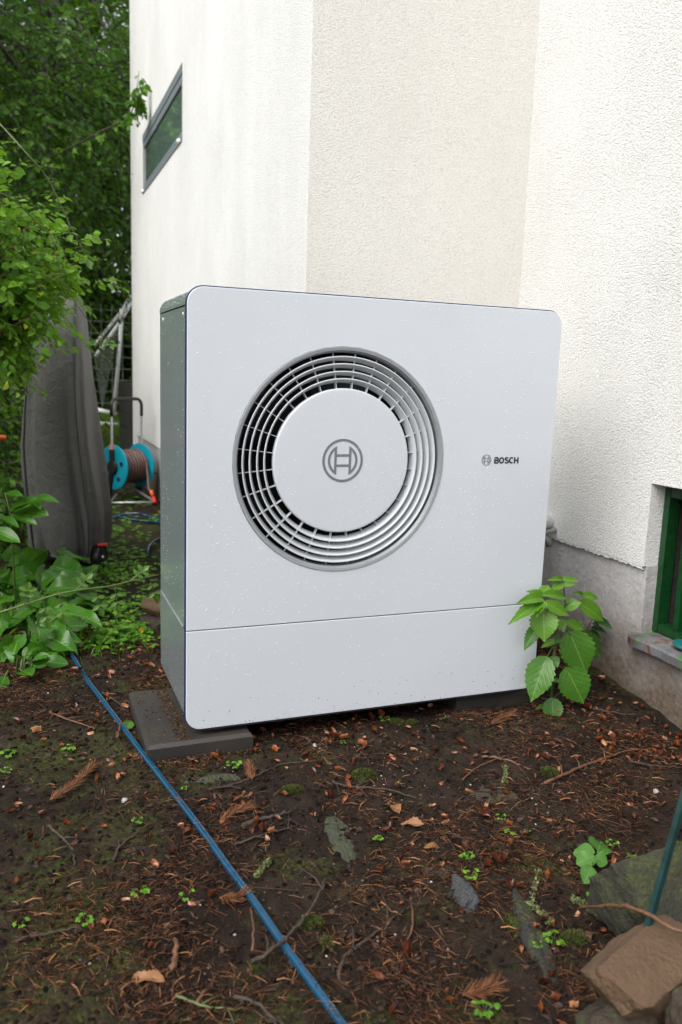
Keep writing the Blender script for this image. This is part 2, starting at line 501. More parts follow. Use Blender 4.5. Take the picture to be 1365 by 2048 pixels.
M_LCOMF = leaf_mat('broad_leaf', (0.024, 0.098, 0.007), (0.060, 0.178, 0.013), (0.12, 0.27, 0.04), 9, 0.26, 0.22)
M_LROSE = leaf_mat('rose_leaflet', (0.062, 0.145, 0.018), (0.10, 0.205, 0.028), (0.17, 0.28, 0.06), 8, 0.38, 0.28)
M_LBRAM = leaf_mat('bramble_leaflet', (0.044, 0.135, 0.020), (0.085, 0.205, 0.036), (0.12, 0.26, 0.07), 9, 0.36, 0.2)
M_LDARK = leaf_mat('dark_leaf', (0.014, 0.050, 0.010), (0.030, 0.080, 0.016), (0.06, 0.12, 0.03), 7, 0.35, 0.12)
M_LDRY = leaf_mat('dry_leaf', (0.17, 0.075, 0.030), (0.30, 0.15, 0.065), (0.12, 0.06, 0.03), 8, 0.5, 0.1)
M_STEM = plain('green_stem', (0.06, 0.095, 0.02), 0.5, 0, 0.3, 60)
M_CANE = plain('rose_cane', (0.105, 0.155, 0.035), 0.4, 0, 0.25, 40)
M_CANE2 = plain('olive_cane', (0.07, 0.085, 0.022), 0.45, 0, 0.3, 40)
M_BARK = plain('twig_bark', (0.040, 0.026, 0.018), 0.75, 0, 0.55, 90, 0.003)
M_BARK2 = plain('reddish_twig', (0.105, 0.046, 0.022), 0.6, 0, 0.5, 90, 0.002)
M_TRUNK = plain('tree_bark', (0.050, 0.043, 0.035), 0.85, 0, 0.5, 14, 0.02)
def hose_mat():
    t = NT('blue_hose'); c = t.co()
    n = t.noise(c, 22, 5, 0.7); f = t.noise(c, 500, 2)
    col = t.ramp(f, [(0.35, (0.002, 0.034, 0.080)), (0.7, (0.005, 0.070, 0.135))])
    col = t.mix(t.rng(n, 0.55, 0.72, 0, 0.65), col, (0.035, 0.035, 0.035))
    t.set(col, t.rng(n, 0.3, 0.7, 0.05, 0.16), 0, 0.7); t.bump(f, 0.0003)
    return t.m
M_HOSE = hose_mat()
M_HOSEBR = plain('brown_hose', (0.135, 0.075, 0.065), 0.45, 0, 0.15)
M_TEAL = plain('turquoise_plastic', (0.005, 0.235, 0.32), 0.35, 0, 0.1)
M_TEALLID = plain('teal_plastic', (0.015, 0.115, 0.12), 0.35, 0, 0.15)
M_BLKPL = plain('black_plastic', (0.012, 0.012, 0.013), 0.4)
M_SALMON = plain('salmon_plastic', (0.55, 0.16, 0.13), 0.45, 0, 0.1)
M_ORANGE = plain('orange_plastic', (0.65, 0.10, 0.02), 0.4, 0, 0.1)
M_RED = plain('red_plastic', (0.55, 0.018, 0.012), 0.4, 0, 0.1)
M_BOARD = plain('dark_stained_board', (0.020, 0.017, 0.015), 0.7, 0, 0.3, 12, 0.003)
M_POSTGR = plain('dark_green_metal', (0.004, 0.027, 0.026), 0.4, 0, 0.4, 25, 0.001)
M_FOIL = plain('white_pipe_wrap', (0.55, 0.55, 0.55), 0.35, 0.2, 0.25, 40, 0.004)
M_GREYCABLE = plain('grey_cable', (0.20, 0.195, 0.19), 0.5, 0, 0.2)
M_NET = plain('pale_net', (0.30, 0.32, 0.29), 0.7)
def slab_mat():
    t = NT('anthracite_paver'); c = t.co()
    n = t.noise(c, 320, 4, 0.75); b = t.noise(c, 7, 5)
    sep = t.n('ShaderNodeSeparateXYZ'); t.l(c, sep.inputs[0])
    col = t.ramp(n, [(0.3, (0.013, 0.0120, 0.011)), (0.6, (0.032, 0.0295, 0.0265)), (0.8, (0.095, 0.09, 0.082))])
    dirt = t.math('MULTIPLY', t.rng(b, 0.42, 0.62, 0, 0.85), 1.0)
    col = t.mix(dirt, col, (0.036, 0.028, 0.021))
    t.set(col, t.rng(b, 0.3, 0.7, 0.42, 0.7), 0, 0.5); t.bump(n, 0.0012)
    return t.m
M_SLAB = slab_mat()
def stone_mat(name, a, b, moss=0.0, rough=0.7):
    t = NT(name); c = t.co()
    n = t.noise(c, 14, 7, 0.7); n2 = t.noise(c, 120, 4, 0.7)
    col = t.mix(n2, t.ramp(n, [(0.3, a), (0.7, b)]), tuple((x + y) / 2 for x, y in zip(a, b)))
    if moss:
        geo = t.n('ShaderNodeNewGeometry'); s2 = t.n('ShaderNodeSeparateXYZ'); t.l(geo.outputs['Normal'], s2.inputs[0])
        mk_ = t.math('MULTIPLY', t.rng(t.math('ADD', n, t.math('MULTIPLY', s2.outputs[2], 0.12)), 0.62 - 0.14 * moss, 0.72 - 0.14 * moss, 0, 0.9), t.rng(n2, 0.35, 0.55))
        col = t.mix(mk_, col, t.ramp(n2, [(0.4, (0.028, 0.036, 0.010)), (0.7, (0.075, 0.09, 0.022))]))
    t.set(col, t.rng(n, 0.3, 0.7, rough - 0.2, rough + 0.1), 0, 0.4)
    t.bump(t.math('ADD', n, t.math('MULTIPLY', n2, 0.5)), 0.016)
    return t.m
M_STGREY = stone_mat('grey_slate', (0.026, 0.027, 0.029), (0.075, 0.078, 0.082), 0.0, 0.45)
M_STMOSS = stone_mat('mossy_slate', (0.022, 0.023, 0.022), (0.062, 0.063, 0.060), 1.0, 0.5)
M_STGREEN = stone_mat('mossy_boulder', (0.018, 0.018, 0.012), (0.050, 0.048, 0.032), 0.8, 0.75)
M_STBROWN = stone_mat('tan_sandstone', (0.072, 0.040, 0.021), (0.150, 0.092, 0.050), 0.0, 0.75)
M_STUMBER = stone_mat('umber_stone', (0.028, 0.020, 0.014), (0.070, 0.050, 0.035), 0.2, 0.75)
M_STDARK = stone_mat('dark_slate', (0.012, 0.012, 0.012), (0.034, 0.032, 0.029), 0.4, 0.5)
def fabric_mat():
    t = NT('grey_cover_fabric'); c = t.co()
    n = t.noise(c, 6, 5); w = t.noise(c, 700, 2)
    t.set(t.ramp(n, [(0.3, (0.080, 0.078, 0.072)), (0.7, (0.110, 0.106, 0.097))]), t.rng(n, 0.3, 0.7, 0.55, 0.75), 0, 0.4)
    t.bump(t.math('ADD', t.math('MULTIPLY', w, 0.1), t.noise(c, 11, 5, 0.65, 0.6)), 0.016)
    return t.m
M_FABRIC = fabric_mat()
M_FABSEAM = plain('cover_piping', (0.035, 0.035, 0.042), 0.6)

# ------------------------------------------------------------------ ground
def axis_pts(lo, hi, step, far, grow=1.22):
    a = list(np.arange(lo, hi, step))
    s, x = step, hi
    right = []
    while x < far:
        right.append(x); s *= grow; x += s
    s, x = step * grow, lo - step * grow
    left = []
    while x > -far:
        left.append(x); s *= grow; x -= s
    return np.array(left[::-1] + a + right + [far])
gx = axis_pts(-0.95, 1.62, 0.008, 120)
gy = axis_pts(-1.35, 1.15, 0.008, 120)
XX, YY = np.meshgrid(gx, gy)
ZZ = gz(XX, YY)
near = np.exp(-((XX - 0.3)**2 + (YY + 0.2)**2) / 4.0)
clod = fbm(XX * 22, YY * 22, 21, 3)
ZZ = ZZ + near * (0.030 * np.maximum(clod, -0.08) + 0.009 * fbm(XX * 70, YY * 70, 31, 2))
ny_, nx_ = XX.shape
idx = np.arange(nx_ * ny_).reshape(ny_, nx_)
q = np.stack([idx[:-1, :-1], idx[:-1, 1:], idx[1:, 1:], idx[1:, :-1]], -1).reshape(-1, 4)
o = mkfast('ground', np.stack([XX, YY, ZZ], -1).reshape(-1, 3), q, M_GROUND)
tag(o, kind='structure')

# ------------------------------------------------------------------ house
XL, XR, YM, YF = 0.58, 1.48, 0.82, 5.51
ZP, ZPL, ZTOP, ZB = 0.375, 0.352, 6.2, -0.6
TH = 0.25
house = thing('house', 'white rendered house with stepped walls and grey plinth beside the metal box', 'house', (XL, YM, GZ))

def wall_holes(mb, p0, u, nrm, length, z0, z1, holes, th, m0=0.0, m1=0.0):
    """front face with rectangular holes (u0,u1,v0,v1); nrm points outward; m0/m1 mitre of the back edge"""
    p0 = V(*p0, 0); u = V(*u, 0); nrm = V(*nrm, 0)
    us = sorted({0.0, length, *[h[0] for h in holes], *[h[1] for h in holes]})
    vs = sorted({z0, z1, *[h[2] for h in holes], *[h[3] for h in holes]})
    us = [x for x in us if 0 <= x <= length]; vs = [x for x in vs if z0 <= x <= z1]
    def pt(a, z, back):
        s = a
        if back:
            if a == us[0]: s = a + m0
            if a == us[-1]: s = a + m1
        p = p0 + u * s - (nrm * th if back else 0); return (p[0], p[1], z)
    inside = lambda a, z: any(h[0] < a < h[1] and h[2] < z < h[3] for h in holes)
    nu, nv = len(us) - 1, len(vs) - 1
    solid = [[not inside((us[i] + us[i + 1]) / 2, (vs[j] + vs[j + 1]) / 2) for j in range(nv)] for i in range(nu)]
    for i in range(nu):
        for j in range(nv):
            if not solid[i][j]: continue
            for b in (False, True):
                mb.add([pt(us[i], vs[j], b), pt(us[i + 1], vs[j], b), pt(us[i + 1], vs[j + 1], b), pt(us[i], vs[j + 1], b)], [(0, 1, 2, 3)])
            for (di, dj, a, c) in ((-1, 0, (us[i], vs[j]), (us[i], vs[j + 1])), (1, 0, (us[i + 1], vs[j]), (us[i + 1], vs[j + 1])),
                                   (0, -1, (us[i], vs[j]), (us[i + 1], vs[j])), (0, 1, (us[i], vs[j + 1]), (us[i + 1], vs[j + 1]))):
                ii, jj = i + di, j + dj
                if 0 <= ii < nu and 0 <= jj < nv and solid[ii][jj]: continue
                mb.add([pt(*a, False), pt(*c, False), pt(*c, True), pt(*a, True)], [(0, 1, 2, 3)])
    return mb
def weld(o, d=1e-5):
    bm = bmesh.new(); bm.from_mesh(o.data)
    bmesh.ops.remove_doubles(bm, verts=bm.verts, dist=d)
    bmesh.ops.recalc_face_normals(bm, faces=bm.faces)
    bm.to_mesh(o.data); bm.free()

WL = (3.26 - YM, 4.99 - YM, 2.325, 2.775)            # upper left window (u along +Y)
mb = MB(); wall_holes(mb, (XL, YM), (0, 1), (-1, 0), YF - YM, ZPL, ZTOP, [WL], TH, TH, 0)
weld(mk('wall', mb, M_PLASTER_L, house))
mb = MB(); wall_holes(mb, (XL, YM), (1, 0), (0, -1), XR - XL, ZP, ZTOP, [], TH, TH, TH)
weld(mk('wall', mb, M_PLASTER_M, house))
WY0, WY1, WZ0, WZ1 = -0.012, -1.02, 0.152, 0.647      # basement window in the right wall
mb = MB(); wall_holes(mb, (XR, YM), (0, -1), (-1, 0), YM + 6, ZP, ZTOP, [(YM - WY0, YM - WY1, ZP, WZ1)], TH, -TH, 0)
weld(mk('wall', mb, M_PLASTER_R, house))
mb = MB(); mb.box((XL, YF, ZB), (8, YF + TH, ZTOP)); mk('wall', mb, M_PLASTER_L, house)
mb = MB(); mb.box((8, -6, ZB), (8 + TH, YF + TH, ZTOP)); mk('wall', mb, M_PLASTER_L, house)
mb = MB(); mb.box((XR, -6 - TH, ZB), (8 + TH, -6.0, ZTOP)); mk('wall', mb, M_PLASTER_L, house)
mb = MB(); mb.prism([(XL - .02, YM - .02), (XR - .02, YM - .02), (XR - .02, -6.3), (8.3, -6.3), (8.3, YF + .3), (XL - .02, YF + .3)], ZTOP + .002, ZTOP + .2)
mk('roof', mb, M_ROOF, house)
S_ = 0.012
mb = MB(); wall_holes(mb, (XL + S_, YM + S_), (0, 1), (-1, 0), YF - YM - S_, ZB, ZPL - .001, [], TH - .03, TH - .03, 0)
wall_holes(mb, (XL + S_, YM + S_), (1, 0), (0, -1), XR - XL, ZB, ZP - .001, [], TH - .03, TH - .03, TH - .03)
wall_holes(mb, (XR + S_, YM + S_), (0, -1), (-1, 0), YM + S_ + 6, ZB, ZP - .001, [(YM + S_ - WY0 + .004, YM + S_ - WY1, WZ0 - .045, ZP - .001)], TH - .03, -TH + .03, 0)
pl_ = mk('plinth', mb, M_PLINTH, house)
# ragged plaster drip edge over the plinth
rng = np.random.default_rng(5)
mb = MB()
prev = None
ys = np.arange(YM, WY0, -0.011)
lower = ZP - 0.004 - 0.010 * rng.random(len(ys))
for i in range(len(ys) - 1):
    x0, x1 = XR + 0.001, XR + 0.0125
    mb.add([(x0, ys[i], lower[i]), (x0, ys[i + 1], lower[i + 1]), (x0, ys[i + 1], ZP + .001), (x0, ys[i], ZP + .001),
            (x1, ys[i], lower[i] + .002), (x1, ys[i + 1], lower[i + 1] + .002)], [(0, 1, 2, 3), (0, 4, 5, 1)])
mk('plaster_edge', mb, M_PLASTER_R, house)

# upper window
win = mk('window', MB().box((XL + .075, 3.26 + .001, 2.326), (XL + .11, 4.989, 2.774)), M_WINGREY, house)
y0, y1, z0, z1 = 3.262, 4.988, 2.327, 2.773
mk('shutter_box', MB().box((XL - .003, y0, z1 - .057), (XL + .07, y1, z1)), M_WINGREY, win)
mk('frame', MB().box((XL + .001, y0 + .004, z1 - .108), (XL + .07, y1 - .004, z1 - .0595)), M_WINGREY, win)
mk('frame', MB().box((XL + .001, y0 + .002, z0 + .031), (XL + .07, y0 + .03, z1 - .110)), M_ALU, win)
for k in range(3):
    mk('frame', MB().box((XL + .001 + .003 * k, y1 - .036 * (k + 1), z0 + .031), (XL + .07, y1 - .036 * k - .002, z1 - .110)), M_ALU, win)
mk('frame', MB().box((XL + .001, y0 + .031, z0 + .031), (XL + .07, y1 - .109, z0 + .064)), M_WINGREY, win)
mk('sill', MB().box((XL - .006, y0 + .002, z0), (XL + .07, y1 - .002, z0 + .028)), M_WINGREY, win)
mk('seal', MB().box((XL + .003, y0 + .032, z1 - .119), (XL + .068, y1 - .110, z1 - .1095)), M_WINGREY_DK, win)
mk('pane', MB().box((XL + .007, y0 + .033, z0 + .066), (XL + .03, y1 - .111, z1 - .121)), M_GLASS, win)
for yy in (y0 + .06, y1 - .05):
    mk('bolt_cap', MB().lathe([(0.0, -.012), (.012, -.01), (.014, 0), (.014, .02), (0, .02)], (XL - .010, yy, z0 + .014), 14, closed=False), M_WHITE, win, smooth=True)

# basement window
bw = mk('window', MB().box((XR + .20, WY1 + .01, WZ0 + .003), (XR + .215, WY0 - .006, WZ1 - .003)), M_DARKGLASS, house)
fx0, fx1 = XR + .056, XR + .10
fz0, fz1 = WZ0 + .006, WZ1 - .014
fy0, fy1 = WY0 - .002, WY1 + .01
mk('frame', MB().box((fx0, fy0 - .024, fz0), (fx1, fy0, fz1)), M_GREEN, bw)
mk('frame', MB().box((fx0 + .002, fy1 + .03, fz0), (fx1, fy0 - .025, fz0 + .026)), M_GREEN, bw)
mk('frame', MB().box((fx0 + .002, fy1 + .03, fz1 - .028), (fx1, fy0 - .025, fz1)), M_GREEN, bw)
mk('frame', MB().box((fx0, fy1, fz0), (fx1, fy1 + .029, fz1)), M_GREEN, bw)
for k in range(6):
    yb = fy0 - .085 - k * .145
    mk('bar', MB().box((fx0 + .006, yb - .022, fz0 + .027), (fx0 + .03, yb, fz1 - .029)), M_GREEN, bw)
ix = XR + .15
mk('casement', MB().box((ix, fy0 - .12, fz0 + .002), (ix + .045, fy0 - .065, fz1)), M_GREEN, bw)
mk('casement', MB().box((ix + .002, fy1, fz0 + .002), (ix + .043, fy0 - .121, fz0 + .06)), M_GREEN, bw)
mk('latch', MB().box((ix - .03, fy0 - .17, fz0 + .085), (ix - .002, fy0 - .10, fz0 + .105)).box((ix - .04, fy0 - .165, fz0 + .07), (ix - .031, fy0 - .12, fz0 + .105)), M_GREEN, bw)
mk('reveal_lining', MB().box((XR + .11, fy0 - .02, fz0), (XR + .2, fy0 - .002, fz1)), M_DARKSOIL, bw)
# slate sill, broken front edge
mb = MB()
rng = np.random.default_rng(8)
n = 40
ysl = np.linspace(WY0 + .018, WY1 - .05, n)
top, bot = [], []
for i, yy in enumerate(ysl):
    xf = XR - .020 - .006 * rng.random() - (.012 if i > 0 else 0)
    zf = 0.150 - .004 * rng.random()
    mb.v += [(xf + .004, yy, zf), (xf, yy, zf - .008), (xf + .003, yy, zf - .034), (XR + .19, yy, zf - .034), (XR + .19, yy, .160)]
for i in range(n - 1):
    for k in range(5):
        mb.f.append((i * 5 + k, i * 5 + (k + 1) % 5, i * 5 + 5 + (k + 1) % 5, i * 5 + 5 + k))
mb.f += [(4, 3, 2, 1, 0), tuple((n - 1) * 5 + k for k in range(5))]
mk('window_sill', mb, M_SILL, house)
p = on(1357, 1292, 2, 0.163)
mb = MB().lathe([(0, .016), (.02, .0155), (.034, .012), (.037, .004), (.035, 0), (0, 0)], (0, 0, 0), 28, closed=False)
mb.v = [(p[0] + .02 + x, p[1] - .012 + z * 1.25, 0.1615 + y) for x, y, z in mb.v]
tag(mk('plastic_lid', mb, M_TEALLID, loc=(p[0] + .02, p[1] - .012, .1615), smooth=40), 'teal plastic lid lying on the slate sill of the green basement window', 'lid')
p1 = on(1285, 1255, 2, 0.158)

# ------------------------------------------------------------------ heat pump
UW, UH, UD = 1.10, 1.1576, 0.438
FC = (0.424, 0.0, 0.7225)
pump = thing('heat_pump', 'pale grey metal heat pump with a round fan grille standing on dark slabs', 'heat pump', (0, 0, 0))
def rrect(x0, z0, x1, z1, r, inset=0.0, n=10, m=14):
    """rounded rectangle, counter-clockwise from bottom-left; r=(BL,BR,TR,TL)"""
    x0 += inset; z0 += inset; x1 -= inset; z1 -= inset
    r = [max(q - inset, 0.0004) for q in r]
    cs = [(x0 + r[0], z0 + r[0], 180), (x1 - r[1], z0 + r[1], 270), (x1 - r[2], z1 - r[2], 0), (x0 + r[3], z1 - r[3], 90)]
    pts = []
    for k, (cx, cz, a0) in enumerate(cs):
        arc = [(cx + r[k] * math.cos(R(a0 + 90 * i / n)), cz + r[k] * math.sin(R(a0 + 90 * i / n))) for i in range(n + 1)]
        if pts:
            a, b = pts[-1], arc[0]
            pts += [(a[0] + (b[0] - a[0]) * i / m, a[1] + (b[1] - a[1]) * i / m) for i in range(1, m)]
        pts += arc
    a, b = pts[-1], pts[0]
    pts += [(a[0] + (b[0] - a[0]) * i / m, a[1] + (b[1] - a[1]) * i / m) for i in range(1, m)]
    return pts
def plate(outl, hole, yf, yb, bev=0.0012):
    """outl(inset)->points; plate from yf to yb, round hole (cx,cz,r) or None"""
    a, b = outl(bev), outl(0.0)
    n = len(a); mb = MB()
    loops = [[(x, yf, z) for x, z in a], [(x, yf + bev, z) for x, z in b], [(x, yb, z) for x, z in b]]
    for L in loops: mb.v += L
    for k in range(2):
        for i in range(n): mb.f.append((k * n + i, k * n + (i + 1) % n, k * n + n + (i + 1) % n, k * n + n + i))
    if hole:
        cx, cz, r = hole
        ang = [math.atan2(z - cz, x - cx) for x, z in a]
        o1 = len(mb.v)
        for rr, yy in ((r + bev, yf), (r, yf + bev), (r, yb)):
            mb.v += [(cx + rr * math.cos(t), yy, cz + rr * math.sin(t)) for t in ang]
        for i in range(n):
            j = (i + 1) % n
            mb.f.append((i, j, o1 + j, o1 + i))
            mb.f.append((o1 + i, o1 + j, o1 + n + j, o1 + n + i)); mb.f.append((o1 + n + i, o1 + n + j, o1 + 2 * n + j, o1 + 2 * n + i))
            mb.f.append((2 * n + i, 2 * n + j, o1 + 2 * n + j, o1 + 2 * n + i))
    else:
        mb.f.append(tuple(range(n))); mb.f.append(tuple(range(3 * n - 1, 2 * n - 1, -1)))
    return mb
ZS = 0.277
upper = lambda i: rrect(0, ZS + .0012, UW, UH, (.001, .001, .042, .042), i)
lower_ = lambda i: rrect(0, 0, UW, ZS - .0016, (.040, .040, .001, .001), i)
fp = mk('front_panel', plate(upper, (FC[0], FC[2], .3065), 0, .007), M_PANEL, pump)
lp = mk('front_panel', plate(lower_, None, 0, .007), M_PANEL, pump)
trim = lambda i: rrect(-.0032, -.0022, UW + .0026, UH + .0034, (.042, .042, .045, .045), i)
mk('gasket', plate(trim, (FC[0], FC[2], .3080), .0055, .013, .0008), M_NAVY, pump)
# shell of the body, seen on the left
def strip(pts, y0, y1, th=0.0015):
    mb = MB(); n = len(pts)
    for yy in (y0, y1):
        mb.v += [(x, yy, z) for x, z in pts]
    inn = []
    for i in range(n):
        a = pts[max(i - 1, 0)]; b = pts[min(i + 1, n - 1)]
        d = unit(V(b[0] - a[0], b[1] - a[1], 0)); inn.append((pts[i][0] - d[1] * th, pts[i][1] + d[0] * th))
    for yy in (y0, y1): mb.v += [(x, yy, z) for x, z in inn]
    for i in range(n - 1):
        mb.f += [(i, i + 1, n + i + 1, n + i), (2 * n + i, 3 * n + i, 3 * n + i + 1, 2 * n + i + 1),
                 (i, 2 * n + i, 2 * n + i + 1, i + 1), (n + i, n + i + 1, 3 * n + i + 1, 3 * n + i)]
    mb.f += [(0, n, 3 * n, 2 * n), (n - 1, 3 * n - 1, 4 * n - 1, 2 * n - 1)]
    return mb
shell = rrect(0.0, 0.0, UW, UH, (.040, .040, .042, .042), 0.0012, 10, 2)
r_ = .042
topc = [(UW - .0005, 1.1135)] + [(UW - r_ + (r_ - .0005) * math.cos(R(a)), UH - r_ + (r_ - .0005) * math.sin(R(a))) for a in range(0, 91, 9)] \
     + [(r_ + (r_ - .0005) * math.cos(R(a)), UH - r_ + (r_ - .0005) * math.sin(R(a))) for a in range(90, 181, 9)] + [(.0005, 1.1135)]
mk('top_cover', strip(topc, .0135, UD), M_SIDE, pump, smooth=40)
for side in (0, 1):
    X = lambda x: x if side == 0 else UW - x
    arc = [(X(.040 - .038 * math.cos(R(a))), .040 - .038 * math.sin(R(a))) for a in range(0, 91, 10)]
    up = [(X(.002), 1.1105), (X(.002), ZS + .001)]
    lo = [(X(.0008), ZS - .0035)] + arc
    if side: up.reverse(); lo.reverse()
    sp = mk('side_panel', strip(up, .0135, UD), M_SIDE, pump)
    lo_ = mk('side_panel', strip(lo, .0135, UD), M_SIDE, pump, smooth=30)
    if side == 0:
        mk('seam_lip', MB().add([(.0022, .05, ZS + .0008), (-.0006, .05, ZS - .0034), (-.0006, UD - .02, ZS - .0034), (.0022, UD - .02, ZS + .0008)], [(0, 1, 2, 3)]), M_ALU, sp)
        for yy, zz in ((.384, 1.092), (.072, 1.091)):
            c0 = (0.0012, yy, zz)
            mbx = MB().lathe([(0, 0), (.0035, .0004), (.005, -.0012), (.0062, 0.0008), (.0062, .002)], (0, 0, 0), 16, closed=False)
            mbx.v = [(c0[0] + y, c0[1] + x, c0[2] + z * 1.25) for x, y, z in mbx.v]
            mk('screw', mbx, M_ALU, sp, smooth=True)
mk('back_panel', plate(lambda i: rrect(.0022, .0022, UW - .0022, UH - .0022, (.038, .038, .040, .040), i), None, UD - .004, UD - .0006, .0004), M_SIDE, pump)
mk('casing', plate(lambda i: rrect(.006, .006, UW - .006, UH - .006, (.036, .036, .038, .038), i), None, .235, UD - .006, .001), M_BLACK, pump)
mk('base_tray', MB().box((.055, .012, -.006), (UW - .055, UD - .01, .0035)), M_TRAY, pump)
mk('drip_rail', MB().box((.062, .0028, -.0052), (UW - .05, .0112, -.0012)), M_TRAY, pump)
for xx in (.045, UW - .245):
    mk('foot', MB().box((xx, .03, -.0205), (xx + .07, UD - .03, -.0062)), M_TRAY, pump)
# fan cavity and grille
mb = MB().lathe([(.3, .0135), (.3, .232), (0, .232)], FC, 64, closed=False)
mk('fan_shroud', mb, M_BLACK, pump, smooth=30)
fan = mk('fan', MB().lathe([(0, .11), (.07, .11), (.08, .13), (.08, .22), (0, .22)], FC, 32, closed=False), M_TRAY, pump, smooth=30)
for k in range(5):
    a0 = 2 * math.pi * k / 5
    mb = MB(); nn = 9
    for i in range(nn):
        rr = .078 + (.275 - .078) * i / (nn - 1)
        for j in range(5):
            a = a0 + (-.36 + .18 * j) + .25 * i / nn
            mb.v.append((FC[0] + rr * math.cos(a), .12 + .02 * j, FC[2] + rr * math.sin(a)))
    for i in range(nn - 1):
        for j in range(4):
            mb.f.append((i * 5 + j, i * 5 + j + 1, i * 5 + 6 + j, i * 5 + 5 + j))
    mk('blade', mb, M_TRAY, fan, smooth=True)
gr = mk('fan_grille', MB().lathe([(.3062, .0012), (.3052, -.0018), (.3046, -.0022), (.2970, -.0012), (.2962, -.0004), (.2950, .0040), (.2925, .0060), (.2900, .0260), (.296, .028), (.3062, .012)], FC, 128), M_RINGGREY, pump, smooth=35)
for r0 in (.2795, .2605, .2405, .2212):
    mk('ring', MB().lathe([(r0 + .0016, .0010), (r0 + .0024, .0020), (r0 - .0070, .0250), (r0 - .0105, .0250), (r0 - .0014, .0020), (r0 - .0006, .0010)], FC, 128), M_GRILLE, gr, smooth=35)
ribme = None
for k in range(28):
    a = 2 * math.pi * k / 28 + .11
    if ribme is None:
        ribme = bpy.data.meshes.new('rib')
        b = MB().add([(.188, .0080, -.0008), (.292, .0175, -.0008), (.292, .024, -.0008), (.188, .024, -.0008),
                      (.188, .0080, .0008), (.292, .0175, .0008), (.292, .024, .0008), (.188, .024, .0008)],
                     [(0, 3, 2, 1), (4, 5, 6, 7), (0, 1, 5, 4), (1, 2, 6, 5), (2, 3, 7, 6), (3, 0, 4, 7)])
        ribme.from_pydata(b.v, [], b.f)
    o = link('rib', ribme, M_GRILLE, gr, FC)
    o.rotation_euler = (0, -a, 0)
hub = mk('hub_disc', MB().lathe([(0, .0005), (.1860, .0005), (.1925, .00052), (.1942, .0007), (.1956, .0016), (.1963, .0030), (.1965, .0052), (.1965, .016), (.19, .02), (0, .02)], FC, 128, closed=False), M_HUB, gr, smooth=35)

# emblem and lettering
def emblem(cx, cz, rad, y, t=0.118, th=0.0005):
    mb = MB()
    def ringpoly(ro, ri, n=64):
        v = [(ro * math.cos(2 * math.pi * k / n), ro * math.sin(2 * math.pi * k / n)) for k in range(n)] + \
            [(ri * math.cos(2 * math.pi * k / n), ri * math.sin(2 * math.pi * k / n)) for k in range(n)]
        return v, [(k, (k + 1) % n, n + (k + 1) % n, n + k) for k in range(n)]
    polys = [ringpoly(1.0, 1.0 - t)]
    ro, xo = 0.73, 0.30
    ri, xi = 0.73 - t, 0.30 + t
    for s in (-1, 1):
        ao, ai = math.acos(xo / ro), math.acos(xi / ri)
        n = 24
        O = [(s * ro * math.cos(-ao + 2 * ao * k / n), ro * math.sin(-ao + 2 * ao * k / n)) for k in range(n + 1)]
        I = [(s * ri * math.cos(-ai + 2 * ai * k / n), ri * math.sin(-ai + 2 * ai * k / n)) for k in range(n + 1)]
        f = [(k, k + 1, n + 2 + k, n + 1 + k) for k in range(n)] + [(n, 0, n + 1, 2 * n + 1)]
        polys.append((O + I, f))
    for zc in (.235, -.235):
        polys.append(([(-xo, zc - t / 2), (xo, zc - t / 2), (xo, zc + t / 2), (-xo, zc + t / 2)], [(0, 1, 2, 3)]))
    for v, f in polys:
        n = len(v)
        vv = [(cx + rad * a, y - th, cz + rad * b) for a, b in v] + [(cx + rad * a, y + th * .2, cz + rad * b) for a, b in v]
        ed = {}
        for q in f:
            for i in range(len(q)):
                e = (q[i], q[(i + 1) % len(q)]); ed[e] = 1
        ff = list(f) + [(a, b, n + b, n + a) for a, b in ed if (b, a) not in ed]
        mb.add(vv, ff)
    return mb
mk('emblem', emblem(.4235, .7250, .0592, .0003), M_LOGOGREY, gr)
mk('emblem', emblem(.8735, .7238, .0158, -.0001, .085), M_LOGOINK, fp)
def stroke(pts, t, closed=False):
    pts = [V(*p) for p in pts]; n = len(pts); L, Rr = [], []
    for i in range(n):
        a = pts[i - 1] if (i > 0 or closed) else None
        b = pts[(i + 1) % n] if (i < n - 1 or closed) else None
        d1 = unit(pts[i] - a) if a is not None else unit(b - pts[i])
        d2 = unit(b - pts[i]) if b is not None else d1
        n1 = V(-d1[1], d1[0]); n2 = V(-d2[1], d2[0])
        m = unit(n1 + n2); k = t / 2 / max(0.5, m @ n1)
        L.append(pts[i] + m * k); Rr.append(pts[i] - m * k)
    f = [(i, (i + 1) % n, n + (i + 1) % n, n + i) for i in range(n if closed else n - 1)]
    return L + Rr, f
def arc(cx, cz, rx, rz, a0, a1, n=16): return [(cx + rx * math.cos(R(a0 + (a1 - a0) * i / n)), cz + rz * math.sin(R(a0 + (a1 - a0) * i / n))) for i in range(n + 1)]
t_ = .24
GL = {
 'B': [[(t_ / 2, 0), (t_ / 2, 1)], [(t_ / 2, 1 - .095), (.46, 1 - .095)] + arc(.46, .71, .19, .195, 90, -90) + [(t_ / 2, .515)],
       [(.46, .515)] + arc(.49, .30, .205, .205, 90, -90) + [(t_ / 2, .095)]],
 'O': [arc(.42, .5, .32, .405, 0, 360, 32)[:-1]],
 'S': [arc(.37, .715, .26, .19, 28, 200, 14) + arc(.37, .285, .28, .19, 60, -155, 18)],
 'C': [arc(.42, .5, .32, .405, 52, 308, 26)],
 'H': [[(t_ / 2, 0), (t_ / 2, 1)], [(.70, 0), (.70, 1)], [(t_ / 2, .5), (.70, .5)]]}
ADV = {'B': .83, 'O': .92, 'S': .76, 'C': .82, 'H': .80}
mb = MB(); xpos = 0.0; lay = 0
tot = sum(ADV[c] for c in 'BOSCH')
